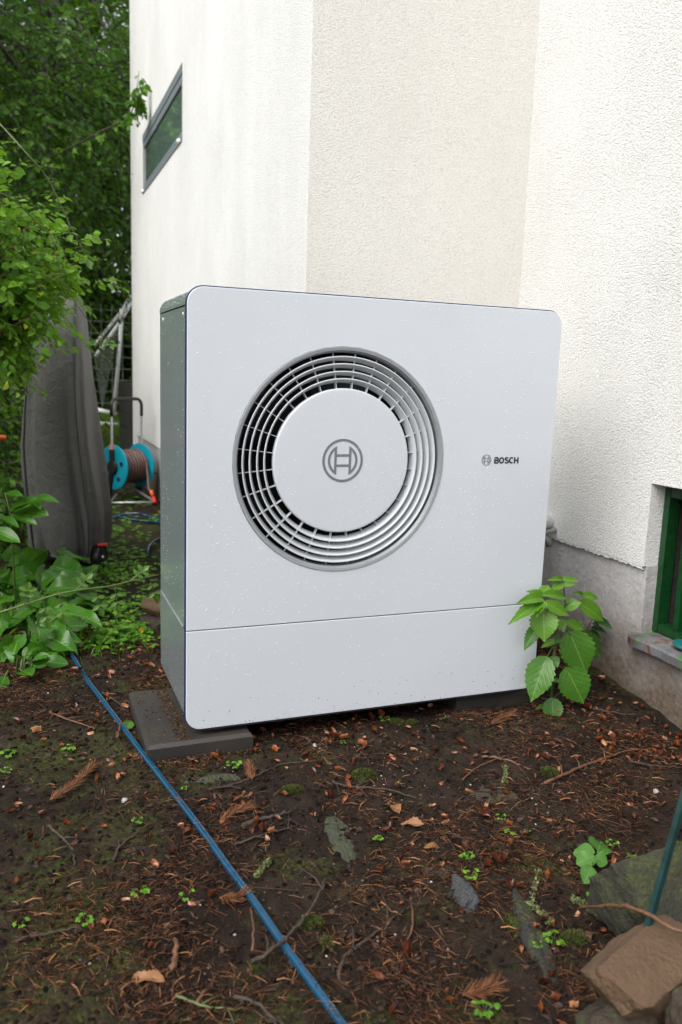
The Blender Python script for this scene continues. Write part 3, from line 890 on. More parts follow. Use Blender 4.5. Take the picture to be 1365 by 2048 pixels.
hh, ww = .0186, .0835
for ch in 'BOSCH':
    for st in GL[ch]:
        v, f = stroke(st, t_, closed=(ch == 'O'))
        lay += 1
        yy = -.0006 - .00003 * (lay % 4)
        mb.add([(.8995 + (xpos + p_[0]) * ww / tot, yy, .7133 + p_[1] * hh) for p_ in v], f)
    xpos += ADV[ch]
mk('lettering', mb, M_LOGOINK, fp)

# rain drops on the paint and on the side sheet
dome_v = [(0, 0, .62)] + [(.62 * math.cos(a), .62 * math.sin(a), .45) for a in np.arange(6) * math.pi / 3] + [(math.cos(a + .5), math.sin(a + .5), 0) for a in np.arange(6) * math.pi / 3]
dome_f = [(0, 1 + k, 1 + (k + 1) % 6) for k in range(6)] + [t for k in range(6) for t in ((1 + k, 7 + k, 1 + (k + 1) % 6), (1 + (k + 1) % 6, 7 + k, 7 + (k + 1) % 6))]
def drops(rng, n, fn, dens, rmin, rmax):
    T, S = [], []
    while len(T) < n:
        u, v = rng.random(), rng.random()
        p = fn(u, v)
        if p is None or rng.random() > dens(u, v): continue
        T.append(p); S.append(rmin + (rmax - rmin) * rng.random() ** 5)
    return np.array(T), np.array(S)
rng = np.random.default_rng(11)
def onfront(u, v):
    x, z = .006 + u * (UW - .012), .006 + v * (UH - .012)
    for cx, cz in ((.042, .042), (UW - .042, .042), (.042, UH - .042), (UW - .042, UH - .042)):
        if abs(x - cx) < .042 and abs(z - cz) < .042 and (x < .042 or x > UW - .042) and (z < .042 or z > UH - .042) and math.hypot(x - cx, z - cz) > .038: return None
    r = math.hypot(x - FC[0], z - FC[2])
    if r < .312 and r > .188: return None
    if abs(z - ZS) < .004: return None
    return (x, .0005 if r < .19 else -.0001, z)
dn = lambda u, v: float(np.clip(.25 + 1.6 * (vnoise(np.array(u * 9), np.array(v * 4), 2) - .25), .06, 1)) * (1.0 if v > .27 else .5)
T, S = drops(rng, 5600, onfront, dn, .0005, .0022)
N = len(T)
ang = rng.random(N) * 6.28
Mx = np.zeros((N, 3, 3))
Mx[:, 0, 0] = np.cos(ang) * S; Mx[:, 2, 0] = np.sin(ang) * S * 1.15
Mx[:, 0, 1] = -np.sin(ang) * S; Mx[:, 2, 1] = np.cos(ang) * S * 1.15
Mx[:, 1, 2] = -S * .8
v, f = inst(dome_v, dome_f, Mx, T)
tag(mkfast('rain_drops', v, f, M_DROP, parent=pump), kind='stuff')
onside = lambda u, v: (.0018, .02 + u * (UD - .025), .05 + v * 1.05)
ds = lambda u, v: float(np.clip(.15 + 1.3 * (vnoise(np.array(u * 4), np.array(v * 6), 5) - .3), .03, 1)) * (1.0 if v < .55 else .35)
T, S = drops(rng, 520, onside, ds, .0005, .0016)
N = len(T); Mx = np.zeros((N, 3, 3))
Mx[:, 1, 0] = S; Mx[:, 2, 1] = S * 1.1; Mx[:, 0, 2] = -S * .7
v, f = inst(dome_v, dome_f, Mx, T)
tag(mkfast('rain_drops', v, f, M_DROP, parent=pump), kind='stuff')
ontop = lambda u, v: ((.042 - .0418 * math.cos(R(8 + 75 * u))), .02 + v * (UD - .03), UH - .042 + .0418 * math.sin(R(8 + 75 * u)))
T, S = drops(rng, 200, ontop, lambda u, v: 1.0, .0005, .0013)
N = len(T); Mx = np.zeros((N, 3, 3))
for i in range(3): Mx[:, i, i] = S
v, f = inst(dome_v, dome_f, Mx, T)
tag(mkfast('rain_drops', v, f, M_DROP, parent=pump), kind='stuff')

# mud specks splashed on the lower edge of the front
T = []
while len(T) < 170:
    z_ = .004 + .09 * rng.random() ** 2.2; x_ = .045 + (UW - .09) * rng.random()
    if rng.random() < vnoise(np.array(x_ * 7), np.array(z_ * 20), 9) * 1.2: T.append((x_, -.0001, z_))
for x_, z_ in ((.795, .56), (.66, .33), (.42, 1.135), (.80, .58)): T.append((x_, -.0001, z_))
T = np.array(T); S = .0004 + .0011 * rng.random(len(T)) ** 3
Mx = np.zeros((len(T), 3, 3)); Mx[:, 0, 0] = S; Mx[:, 2, 1] = S * 1.3; Mx[:, 1, 2] = -S * .3
v, f = inst(dome_v, dome_f, Mx, T)
tag(mkfast('mud_specks', v, f, M_CRUMB2, np.repeat(.2 * rng.random(len(T)), len(dome_v)), parent=pump), kind='stuff')

# paving slabs under it
def paver(x0, y0, x1, y1, zt, zb, label, tilt=(0, 0)):
    mb = MB().cbox((x0, y0, zb), (x1, y1, zt), .009)
    cx, cy = (x0 + x1) / 2, (y0 + y1) / 2
    mb.v = [(x, y, z + (x - cx) * tilt[0] + (y - cy) * tilt[1]) for x, y, z in mb.v]
    return tag(mk('paving_slab', mb, M_SLAB, loc=(cx, cy, zb)), label, 'paving slab', 'slabs carrying the heat pump')
paver(-.106, -.022, .180, .372, -.0207, -.085, 'dark paving slab sticking out under the left end of the heat pump')
paver(.84, .030, 1.15, .42, -.0207, -.085, 'dark paving slab in shadow under the right end of the heat pump')

# pipe stub between the pump and the wall
rngp = random.Random(3)
pp = thing('insulated_pipe', 'white wrapped pipe stub with grey cable ends behind the right edge of the heat pump', 'pipe', (1.30, .46, .42))
pts = [(1.02, .50, .44), (1.15, .505, .435), (1.30, .51, .43), (1.40, .515, .43), (1.60, .52, .43)]
mk('sleeve', MB().tube(pts, [.034, .036, .035, .037, .035], 14), M_FOIL, pp, smooth=True)
mk('cable', MB().tube([(1.05, .485, .385), (1.28, .47, .39), (1.40, .455, .392), (1.442, .452, .365), (1.445, .450, .345)], .012, 8), M_GREYCABLE, pp, smooth=True)
mk('cable', MB().tube([(1.05, .475, .37), (1.30, .46, .36), (1.42, .46, .395), (1.52, .47, .41)], .009, 8), M_GREYCABLE, pp, smooth=True)

# ------------------------------------------------------------------ leaf templates
def leaf_mesh(name, prof, n=14, m=3, teeth=0.0, fold=.12, droop=.12, wave=0.0, seed=0, heart=0.0):
    """length 1 along +y, half width given by prof(t) (max 0.5 at width 1)"""
    rg = np.random.default_rng(seed); v = []; ph = rg.random() * 6
    for i in range(n + 1):
        t = i / n
        w = prof(t)
        for j in range(-m, m + 1):
            s = j / m
            e = 1.0
            yy = t
            if abs(j) == m and 0 < i < n and teeth:
                e = 1 + teeth * (1 if i % 2 else -1) + teeth * .5 * (rg.random() - .5)
            x = s * w * e
            yy = t + heart * abs(s) ** 1.6 * (-(1 - t) ** 3) * .22
            z = fold * abs(x) * 1.0 - droop * t * t + wave * math.sin(t * 9 + ph + (2 if s > 0 else 0)) * abs(s) + .012 * (rg.random() - .5)
            v.append((x, yy, z))
    k = 2 * m + 1
    f = [(i * k + j, i * k + j + 1, (i + 1) * k + j + 1, (i + 1) * k + j) for i in range(n) for j in range(2 * m)]
    me = bpy.data.meshes.new(name); me.from_pydata(v, [], f)
    me.polygons.foreach_set('use_smooth', np.ones(len(f), bool))
    return me
def ovate(a=.36, tip=1.0, base=.55):
    def p(t):
        if t <= 0 or t >= 1: return .008
        if t < a: return max(.008, .5 * math.sin(math.pi / 2 * t / a) ** base)
        return max(.008, .5 * math.cos(math.pi / 2 * (t - a) / (1 - a)) ** (1.15 * tip))
    return p
def ellip(pw=.75):
    return lambda t: max(.008, .5 * (math.sin(math.pi * min(max(t, .001), .999))) ** pw)
LEAF = {}
def leafset(key, mat, prof, k=3, **kw):
    LEAF[key] = []
    for i in range(k):
        me = leaf_mesh('leaf_' + key, prof, seed=i * 7 + 1, **kw); me.materials.append(mat); LEAF[key].append(me)
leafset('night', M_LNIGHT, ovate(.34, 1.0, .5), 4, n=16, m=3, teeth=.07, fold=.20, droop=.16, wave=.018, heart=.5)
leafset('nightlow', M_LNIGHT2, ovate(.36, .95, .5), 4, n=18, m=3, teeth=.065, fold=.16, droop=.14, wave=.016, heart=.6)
leafset('comf', M_LCOMF, ovate(.42, .75, .5), 5, n=18, m=4, teeth=.05, fold=.24, droop=.45, wave=.085, heart=.8)
leafset('rose', M_LROSE, ellip(.8), 3, n=10, m=2, teeth=.03, fold=.25, droop=.10)
leafset('bram', M_LBRAM, ovate(.45, .6, .5), 3, n=16, m=3, teeth=.06, fold=.10, droop=.12, wave=.03)
leafset('dark', M_LDARK, ellip(.8), 3, n=10, m=2, teeth=.03, fold=.2, droop=.2)
leafset('oval', M_LCOMF, ellip(.6), 3, n=10, m=2, fold=.18, droop=.15, wave=.02)
leafset('dry', M_LDRY, ellip(.7), 3, n=14, m=3, teeth=.08, fold=.25, droop=.2, wave=.06)
_rl = random.Random(77)
TOCAM = lambda p: unit(CAM - p)
def put_leaf(parent, key, B, T, width, up=.6, nrm=None, var=None, name='leaf'):
    B, T = np.asarray(B, float), np.asarray(T, float)
    D = T - B; L = np.linalg.norm(D); d = D / L
    n0 = TOCAM((B + T) / 2) + V(0, 0, up) if nrm is None else np.asarray(nrm, float)
    X = unit(np.cross(d, n0)); Z = np.cross(X, d)
    me = LEAF[key][_rl.randrange(len(LEAF[key])) if var is None else var]
    o = bpy.data.objects.new(name, me)
    o.parent = parent
    base = V(*PLOC[parent.name])
    Bl = B - base
    o.matrix_basis = Matrix(((X[0] * width, d[0] * L, Z[0] * L, Bl[0]), (X[1] * width, d[1] * L, Z[1] * L, Bl[1]), (X[2] * width, d[2] * L, Z[2] * L, Bl[2]), (0, 0, 0, 1)))
    COL.objects.link(o)
    return o

# ------------------------------------------------------------------ nightshade plant at the pump's right corner
zq = lambda x, y: (920 + x * .32601, 850 + y * .32601)
YP = -.045
def P5(x, y, d=0.0): return on(*zq(x, y), 1, YP + d)
base = P5(560, 1745); base[2] = gzp(base[0], base[1])
ns = thing('weed', 'tall green broad-leaved weed growing at the right corner of the heat pump', 'plant', base)
stem = [base + V(0, 0, -.02), P5(572, 1500), P5(590, 1290), P5(607, 1200), P5(648, 1100), P5(640, 1030), P5(630, 950)]
mk('stem', MB().tube(stem, [.0052, .0048, .0044, .004, .003, .0024, .0016], 8), M_STEM, ns, smooth=True)
def pet(a, b, r=.0016, sag=.004):
    m = (a + b) / 2 + V(0, 0, sag)
    mk('petiole', MB().tube([a, m, b], [r * 1.2, r, r * .8], 6), M_STEM, ns, smooth=True)
nl = [ # base x,y -> tip x,y, width px, key, depth base, depth tip
 (628, 948, 543, 942, 34, 'night', 0, -.02), (632, 948, 742, 952, 36, 'night', 0, -.02), (630, 985, 712, 975, 30, 'night', -.01, -.03), (625, 975, 560, 1020, 55, 'night', -.01, -.03),
 (512, 1045, 545, 968, 70, 'night', -.03, 0), (505, 1040, 418, 1015, 40, 'night', -.03, -.03), (498, 1065, 363, 1078, 70, 'night', -.04, -.07), (495, 1090, 309, 1200, 78, 'night', -.05, -.08),
 (495, 1085, 472, 1170, 62, 'night', -.05, -.08), (508, 1085, 516, 1145, 45, 'night', -.05, -.07), (528, 1040, 680, 1055, 62, 'night', -.04, -.04), (530, 1100, 688, 1165, 84, 'night', -.05, -.07),
 (648, 1112, 745, 1085, 82, 'night', 0, -.03), (755, 1050, 708, 1018, 32, 'night', .02, 0), (758, 1045, 862, 1062, 48, 'night', .02, .01), (745, 1098, 908, 1205, 100, 'night', 0, -.02),
 (514, 1152, 520, 1330, 158, 'night', -.04, -.075), (478, 1235, 393, 1378, 76, 'nightlow', -.02, -.03), (607, 1198, 642, 1268, 66, 'night', -.01, -.04), (655, 1212, 775, 1255, 58, 'night', 0, -.02),
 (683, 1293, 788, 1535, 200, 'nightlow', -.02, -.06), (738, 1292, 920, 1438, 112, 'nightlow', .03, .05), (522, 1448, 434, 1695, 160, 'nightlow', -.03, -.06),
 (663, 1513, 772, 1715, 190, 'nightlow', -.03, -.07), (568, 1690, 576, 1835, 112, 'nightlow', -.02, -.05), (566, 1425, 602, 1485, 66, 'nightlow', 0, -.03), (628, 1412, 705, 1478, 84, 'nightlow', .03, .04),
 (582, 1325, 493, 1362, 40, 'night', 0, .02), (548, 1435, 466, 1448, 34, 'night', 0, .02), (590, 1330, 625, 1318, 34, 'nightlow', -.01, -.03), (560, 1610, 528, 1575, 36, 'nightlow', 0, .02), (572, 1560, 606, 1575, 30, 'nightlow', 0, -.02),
 (520, 1725, 472, 1735, 26, 'night', 0, -.02), (545, 1700, 512, 1712, 22, 'night', 0, -.01)]
for bx, by, tx, ty, w, key, d0, d1 in nl:
    B, T = P5(bx, by, d0), P5(tx, ty, d1)
    put_leaf(ns, key, B, T, w * .32601 * np.linalg.norm(B - CAM) / F_PX * 1.04, .5)
for a, b in (((590, 1300), (512, 1055)), ((607, 1215), (683, 1293)), ((610, 1288), (738, 1290)), ((592, 1335), (522, 1448)), ((575, 1470), (663, 1513)), ((590, 1290), (514, 1152)), ((648, 1110), (755, 1050)), ((600, 1240), (478, 1235)), ((650, 1105), (745, 1098)), ((560, 1660), (568, 1690)), ((565, 1690), (640, 1625))):
    pet(P5(*a), P5(*b, -.02))
# small dark plant by the wall
b2 = on(1168, 1330, 0, XR - .02); b2[2] = gzp(b2[0], b2[1])
dp = thing('weed', 'small dark-leaved weed against the plinth behind the tall broad-leaved weed', 'plant', b2)
W5 = lambda x, y, d=0.0: on(*zq(x, y), 0, XR - .03 + d)
mk('stem', MB().tube([b2 + V(0, 0, -.02), W5(762, 1290), W5(790, 1240), W5(822, 1175)], [.003, .0026, .002, .0012], 6), M_BARK2, dp, smooth=True)
for bx, by, tx, ty, w in ((822, 1190, 917, 1222, 58), (815, 1215, 848, 1228, 36), (800, 1245, 884, 1256, 46), (782, 1268, 852, 1290, 50), (760, 1222, 712, 1200, 40), (770, 1240, 728, 1238, 38), (820, 1180, 802, 1162, 26), (822, 1190, 870, 1178, 34)):
    put_leaf(dp, 'dark', W5(bx, by), W5(tx, ty, -.02), w * .32601 * 2.6 / F_PX, .5)

# ------------------------------------------------------------------ scattered leaves / twigs engines
LV = [(0, 0, 0), (-.28, .34, .07), (-.22, .70, .03), (0, 1, -.10), (.22, .70, .03), (.28, .34, .07), (0, .42, -.01)]
LF = [(0, 6, 1), (1, 6, 2), (2, 6, 3), (3, 6, 4), (4, 6, 5), (5, 6, 0)]
def unitrows(a): return a / (np.linalg.norm(a, axis=1, keepdims=True) + 1e-9)
def twig_leaves(rng, S, D, length, per, leaf, droop=.5, up=1.0, wratio=1.0, jitter=.5):
    """S,D (N,3): shoot starts and directions -> leaf frames along drooping shoots, plus shoot polylines"""
    N = len(S)
    D = unitrows(D); ln = length * (.6 + .8 * rng.random(N))
    ts = (np.arange(per) + .5) / per
    pos = S[:, None] + D[:, None] * (ln[:, None] * ts)[..., None]
    pos[..., 2] -= droop * ln[:, None] * ts ** 2
    tan = D[:, None] - V(0, 0, 1) * (2 * droop * ts)[None, :, None]
    side = np.cross(tan, V(0, 0, 1)); side /= (np.linalg.norm(side, axis=-1, keepdims=True) + 1e-6)
    sgn = np.where(np.arange(per) % 2 == 0, 1.0, -1.0)[None, :, None]
    ld = tan * .55 + side * sgn * .8 + (rng.random((N, per, 3)) - .5) * jitter
    ld[..., 2] -= .22
    nr = V(0, 0, up * .6) + (D * V(1, 1, .3) * .75)[:, None, :] + (rng.random((N, per, 3)) - .5) * 1.7
    L = leaf * (.6 + .7 * rng.random(N * per)) * np.tile(1 - .35 * ts ** 3, N)
    Mx = frames(ld.reshape(-1, 3), nr.reshape(-1, 3), L, L * wratio)
    poly = np.stack([S + D * (ln * t)[:, None] - np.outer(droop * ln * t * t, V(0, 0, 1)) for t in (0, .5, 1)], 1)
    return Mx, pos.reshape(-1, 3), poly
def tri_tubes(poly, r):
    N, m, _ = poly.shape
    d = unitrows((poly[:, -1] - poly[:, 0])); u = unitrows(np.cross(d, V(.31, .2, .93))); w = np.cross(d, u)
    rr = np.asarray(r)[:, None] * np.linspace(1, .35, m)[None]
    rings = np.stack([poly + rr[..., None] * (math.cos(a) * u[:, None] + math.sin(a) * w[:, None]) for a in (0, 2.094, 4.189)], 2)
    v = rings.reshape(-1, 3)
    f = []
    for i in range(m - 1):
        for k in range(3):
            a, b = i * 3 + k, i * 3 + (k + 1) % 3
            f += [(a, b, b + 3), (a, b + 3, a + 3)]
    f = np.array(f)
    F = f[None] + (np.arange(N) * m * 3)[:, None, None]
    return v, F.reshape(-1, 3)
def foliage(name, rng, Mx, T, mat, parent, lo=.0, hi=1.0):
    N = len(T)
    v, f = inst(LV, LF, Mx, T)
    c = .5 + .5 * (fbm(T[:, 0] * 2.1 + T[:, 2], T[:, 1] * 2.1 - T[:, 2] * 1.3, 4, 3) * 1.6)
    rr = np.clip(lo + (hi - lo) * (.45 * c + .55 * rng.random(N)), 0, .97)
    rr[rng.random(N) < .004] = 1.0
    return mkfast(name, v, f, mat, np.repeat(rr, len(LV)), parent, smooth=False)

def tree(name, label, base, trunk_h, trunk_r, crown_c, crown_r, nshoot, per, leaf, mat, seed, group, lean=(0, 0), shoot=.7, droop=.45, clumps=26):
    rng = np.random.default_rng(seed)
    base = V(base[0], base[1], gzp(base[0], base[1]) - .05)
    t = thing(name, label, 'tree' if 'tree' in name else 'shrub', base, group)
    cc, cr = V(*crown_c), V(*crown_r)
    top = V(base[0] + lean[0], base[1] + lean[1], base[2] + trunk_h)
    k = 7
    tp = [base + (top - base) * (i / (k - 1)) + (V(*(rng.random(3) - .5)) * V(.12, .12, 0) * (1 if 0 < i < k - 1 else 0)) for i in range(k)]
    mk('trunk', MB().tube(tp, [trunk_r * (1.25 - 1.0 * i / (k - 1)) for i in range(k)], 9), M_TRUNK, t, smooth=True)
    # limbs reach the clump centres
    q = rng.normal(size=(clumps, 3)); q = unitrows(q) * (rng.random((clumps, 1)) ** .45)
    cl = cc + q * cr
    mb = MB()
    for c in cl:
        s = tp[min(k - 1, 2 + int(rng.random() * (k - 2)))]
        mid = (s + c) / 2 + V(0, 0, .12 * np.linalg.norm(c - s)) + (rng.random(3) - .5) * .15
        mb.tube([s, mid, c], [trunk_r * .32, trunk_r * .2, trunk_r * .07], 5)
    mk('limb', mb, M_TRUNK, t, smooth=True)
    ci = rng.integers(0, clumps, nshoot)
    S = cl[ci] + rng.normal(size=(nshoot, 3)) * cr * .20
    S[:, 2] = np.maximum(S[:, 2], gz(S[:, 0], S[:, 1]) + .15)
    D = unitrows(S - cc) * V(1, 1, .5) + rng.normal(size=(nshoot, 3)) * .55
    keep = ~((S[:, 0] > XL - .12) & (S[:, 1] < YF + .4) & (S[:, 1] > -7))
    S, D = S[keep], D[keep]
    Mx, T, poly = twig_leaves(rng, S, D, shoot, per, leaf, droop)
    ok = ~((T[:, 0] > XL - .05) & (T[:, 1] < YF + .35) & (T[:, 1] > -7))
    Mx, T = Mx[ok], T[ok]
    v, f = tri_tubes(poly, np.full(len(poly), .004 + leaf * .03))
    tag(mkfast('twigs', v, f, M_TRUNK, None, t), kind='stuff')
    foliage('crown', rng, Mx, T, mat, t)
    return t

# ------------------------------------------------------------------ background trees and shrubs
TG, SG = 'trees behind the garden', 'shrubs along the garden edge'
tree('tree', 'leafy tree right behind the shrubs with crown reaching the house wall', (-.85, 7.6), 5.2, .11, (-.62, 7.5, 3.6), (1.4, 1.2, 2.1), 900, 12, .085, M_TREE, 1, TG)
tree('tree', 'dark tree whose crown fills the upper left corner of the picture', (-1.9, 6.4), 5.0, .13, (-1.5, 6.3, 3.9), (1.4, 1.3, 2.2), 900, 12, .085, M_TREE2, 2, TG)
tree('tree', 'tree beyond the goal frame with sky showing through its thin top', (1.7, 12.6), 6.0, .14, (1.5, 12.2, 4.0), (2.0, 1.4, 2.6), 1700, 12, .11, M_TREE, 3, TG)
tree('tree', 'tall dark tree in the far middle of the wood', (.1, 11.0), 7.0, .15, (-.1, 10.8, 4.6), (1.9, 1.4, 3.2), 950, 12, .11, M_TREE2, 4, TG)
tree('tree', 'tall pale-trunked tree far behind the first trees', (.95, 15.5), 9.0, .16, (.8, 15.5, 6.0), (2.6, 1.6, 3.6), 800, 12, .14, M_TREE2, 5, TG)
tree('tree', 'tall tree at the far left of the wood', (-2.2, 13.5), 9.0, .17, (-2.0, 13.5, 6.2), (2.4, 1.6, 3.6), 750, 12, .14, M_TREE, 6, TG)
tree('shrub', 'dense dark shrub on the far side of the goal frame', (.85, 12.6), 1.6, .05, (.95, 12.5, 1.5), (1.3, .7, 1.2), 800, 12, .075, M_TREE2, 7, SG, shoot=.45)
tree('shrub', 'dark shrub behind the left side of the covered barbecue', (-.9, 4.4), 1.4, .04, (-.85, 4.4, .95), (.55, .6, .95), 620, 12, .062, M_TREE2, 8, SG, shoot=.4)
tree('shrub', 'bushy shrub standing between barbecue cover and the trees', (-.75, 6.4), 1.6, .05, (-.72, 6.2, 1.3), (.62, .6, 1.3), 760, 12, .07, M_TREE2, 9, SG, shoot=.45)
tree('shrub', 'low leafy shrub at the left edge behind the big wet leaves', (-.95, 3.0), .9, .03, (-.82, 2.9, .45), (.42, .45, .52), 420, 12, .055, M_TREE, 10, SG, shoot=.3)
tree('tree', 'broad leafy tree closing the gap between the house corner and the wood', (1.2, 14.0), 4.0, .10, (1.0, 13.6, 3.0), (1.9, .9, 2.3), 1500, 12, .11, M_TREE, 17, TG)
# overhanging sprig in front of the left wall
rng = np.random.default_rng(15)
sp_b = on(205, 262, 1, 4.9)
spg = thing('branch', 'thin leafy branch tip hanging in front of the white wall left of the grey window', 'branch', sp_b)
sp = [V(-.25, 6.6, 2.75), sp_b, on(258, 238, 1, 4.7), on(270, 208, 1, 4.6), on(279, 142, 1, 4.55)]
sp2 = [on(268, 216, 1, 4.6), on(280, 192, 1, 4.5), on(286, 180, 1, 4.5)]
mk('twig', MB().tube(sp, [.012, .007, .005, .004, .002], 6).tube(sp2, [.003, .002, .001], 5), M_BARK, spg, smooth=True)
S, D = [], []
for pl2 in (sp, sp2):
    for i in range(len(pl2) - 1):
        for k in range(6 if i else 14):
            S.append(pl2[i] + (pl2[i + 1] - pl2[i]) * (k + .5) / (6 if i else 14)); D.append(unit(rng.normal(size=3)) * V(1, .6, 1))
Mx, T, _ = twig_leaves(rng, np.array(S), np.array(D), .07, 4, .062, .5)
foliage('leaves', rng, Mx, T, M_TREE, spg, .3, 1.0)
# woodland mass off to the left, shading and reflected in the side sheet
rng = np.random.default_rng(16)
S = np.stack([-6.5 - 2.6 * rng.random(2600), -6 + 13 * rng.random(2600), .2 + 3.2 * rng.random(2600) ** 1.1], 1)
D = rng.normal(size=S.shape) + V(.8, 0, 0)
Mx, T, _ = twig_leaves(rng, S, D, .8, 12, .13, .4)
v, f = inst(LV, LF, Mx, T)
o = mkfast('woodland', v, f, M_TREE, np.repeat(np.clip(.2 + .6 * rng.random(len(T)), 0, .95), len(LV)), smooth=False)
tag(o, 'dense leafy woodland closing off the garden', 'woodland', kind='stuff')

# ------------------------------------------------------------------ leafy bush upper left
rng = np.random.default_rng(21)
bb = V(-1.15, 1.75, gzp(-1.15, 1.75))
bush = thing('bush', 'bright green leafy bush with wet leaves hanging over the covered barbecue', 'bush', bb)
mb = MB(); S, D = [], []
for k in range(125):
    az = rng.uniform(-1.4, 1.0)
    end = V(-.98, 1.50, 0) + V(.84 * math.cos(az), .62 * math.sin(az), 0) * rng.uniform(.35, 1.0)
    hmax = 2.0 - .70 * ((end[0] + .98) / .85) ** 1.3
    end[2] = rng.uniform(1.02, max(1.06, hmax))
    if end[2] < 1.30: end[0] = min(end[0], -.44 + (end[2] - 1.05) * 1.0)
    mid = (bb + end) / 2 + V(0, 0, .42)
    pts = [bb + (rng.random(3) - .5) * .1 + V(0, 0, .03)]
    for t in (.25, .5, .75, 1.0):
        p_ = bb * (1 - t) ** 2 + 2 * mid * t * (1 - t) + end * t * t
        pts.append(p_ + (rng.random(3) - .5) * .05)
    mb.tube(pts, [.007, .006, .005, .0035, .002], 5)
    for t in np.linspace(.5, 1.0, 8):
        i = min(3, int(t * 4)); fr = t * 4 - i
        p_ = pts[i] * (1 - fr) + pts[i + 1] * fr if i < 4 else pts[4]
        S.append(p_); D.append(unit(pts[i + 1] - pts[i]) * .8 + rng.normal(size=3) * .6)
mk('branch', mb, M_BARK2, bush, smooth=True)
S, D = np.array(S), np.array(D)
S = np.concatenate([S, S + rng.normal(size=S.shape) * .05, S + rng.normal(size=S.shape) * .05]); D = np.concatenate([D, D + rng.normal(size=D.shape) * .5, D + rng.normal(size=D.shape) * .6])
Mx, T, poly = twig_leaves(rng, S, D, .15, 9, .045, .35, wratio=1.0)
v, f = tri_tubes(poly, np.full(len(poly), .0016)); tag(mkfast('twigs', v, f, M_BARK2, None, bush), kind='stuff')
foliage('leaves', rng, Mx, T, M_BUSH, bush, .1, 1.0)

def cane(name, label, pts, rad, nleaf, lsize, seed, mat=M_CANE2, hang=False, group=None, skip=0.0, droops=.5):
    rg = np.random.default_rng(seed)
    pts = [np.asarray(p, float) for p in pts]
    fine = []
    for i in range(len(pts) - 1):
        p0 = pts[max(i - 1, 0)]; p1 = pts[i]; p2 = pts[i + 1]; p3 = pts[min(i + 2, len(pts) - 1)]
        for t in np.linspace(0, 1, 7)[:-1]:
            fine.append(.5 * (2 * p1 + (p2 - p0) * t + (2 * p0 - 5 * p1 + 4 * p2 - p3) * t * t + (3 * p1 - p0 - 3 * p2 + p3) * t ** 3))
    fine.append(pts[-1])
    t0 = thing(name, label, 'rose cane', pts[0], group)
    m = len(fine)
    mk('stem', MB().tube(fine, [rad * (1 - .6 * i / m) for i in range(m)], 7), mat, t0, smooth=True)
    th = MB()
    for k in range(int(m * .9)):
        i = rg.integers(1, m - 1); tn = unit(fine[i + 1] - fine[i]); s = unit(np.cross(tn, rg.normal(size=3)))
        a = fine[i] + s * rad * .6
        th.tube([a - tn * rad * .5, a + s * rad * 1.6 - tn * rad * .4], [rad * .5, rad * .08], 4)
    mk('thorn', th, M_BARK2, t0)
    for k in range(nleaf):
        f = skip + (1 - skip) * (k + .5) / nleaf
        i = int(f * (m - 2)); p_ = fine[i]; tn = unit(fine[i + 1] - fine[i])
        s = unit(np.cross(tn, V(0, 0, 1))) * (1 if k % 2 else -1)
        if hang: ax = unit(V(.15 * rg.normal(), -.15, -1 if k % 3 else .5) + tn * .25)
        else: ax = unit(s * .8 + tn * .5 + V(0, 0, .25 * rg.normal()) + rg.normal(size=3) * .3)
        ln = lsize * 1.9
        pts_r = [p_ + ax * ln * q_ - V(0, 0, 1) * droops * .3 * ln * q_ * q_ for q_ in (0, .5, 1)]
        mk('leaf_stalk', MB().tube(pts_r, [.0011, .0009, .0007], 4), mat, t0)
        lat = unit(np.cross(ax, TOCAM(p_) if hang else V(0, 0, 1)))
        nrm = TOCAM(p_) + V(0, 0, .5) if hang else V(0, 0, 1) + rg.normal(size=3) * .35
        put_leaf(t0, 'rose', pts_r[2], pts_r[2] + (ax * .95 - V(0, 0, .15)) * lsize, lsize * .62, nrm=nrm, name='leaflet')
        for q_, sc_ in ((.9, .95), (.5, .8)):
            bp = p_ + ax * ln * q_ - V(0, 0, 1) * droops * .3 * ln * q_ * q_
            for sg in (-1, 1):
                put_leaf(t0, 'rose', bp, bp + (lat * sg * .9 + ax * .32) * lsize * sc_, lsize * .56 * sc_, nrm=nrm + rg.normal(size=3) * .15, name='leaflet')
    return t0
RC = 'thorny rose canes'
Y1 = 1.05
cane('rose_cane', 'long arching thorny cane descending across the upper left in front of the bush', [on(-60, 190, 1, Y1 + .25), on(0, 248, 1, Y1 + .1), on(50, 303, 1, Y1), on(92, 352, 1, Y1), on(122, 410, 1, Y1), on(150, 470, 1, Y1), on(163, 492, 1, Y1)], .0034, 12, .034, 31, group=RC)
cane('rose_cane', 'second thin cane drooping past the barbecue cover towards the white goal', [on(-40, 370, 1, Y1 + .15), on(20, 395, 1, Y1 + .1), on(70, 440, 1, Y1 + .1), on(105, 478, 1, Y1 + .1), on(125, 560, 1, Y1 + .1), on(165, 625, 1, Y1 + .1), on(205, 672, 1, Y1 + .1), on(232, 672, 1, Y1 + .1)], .0026, 8, .026, 32, group=RC)
cane('rose_cane', 'pale green thorny cane reaching low across the path to the side of the heat pump', [on(-120, 1262, 1, .42), on(0, 1225, 1, .45), on(60, 1206, 1, .48), on(110, 1190, 1, .50), on(160, 1180, 1, .53), on(220, 1172, 1, .56), on(270, 1160, 1, .60), on(319, 1149, 1, .64)], .0042, 8, .030, 33, mat=M_CANE, hang=True, group=RC, skip=.22)

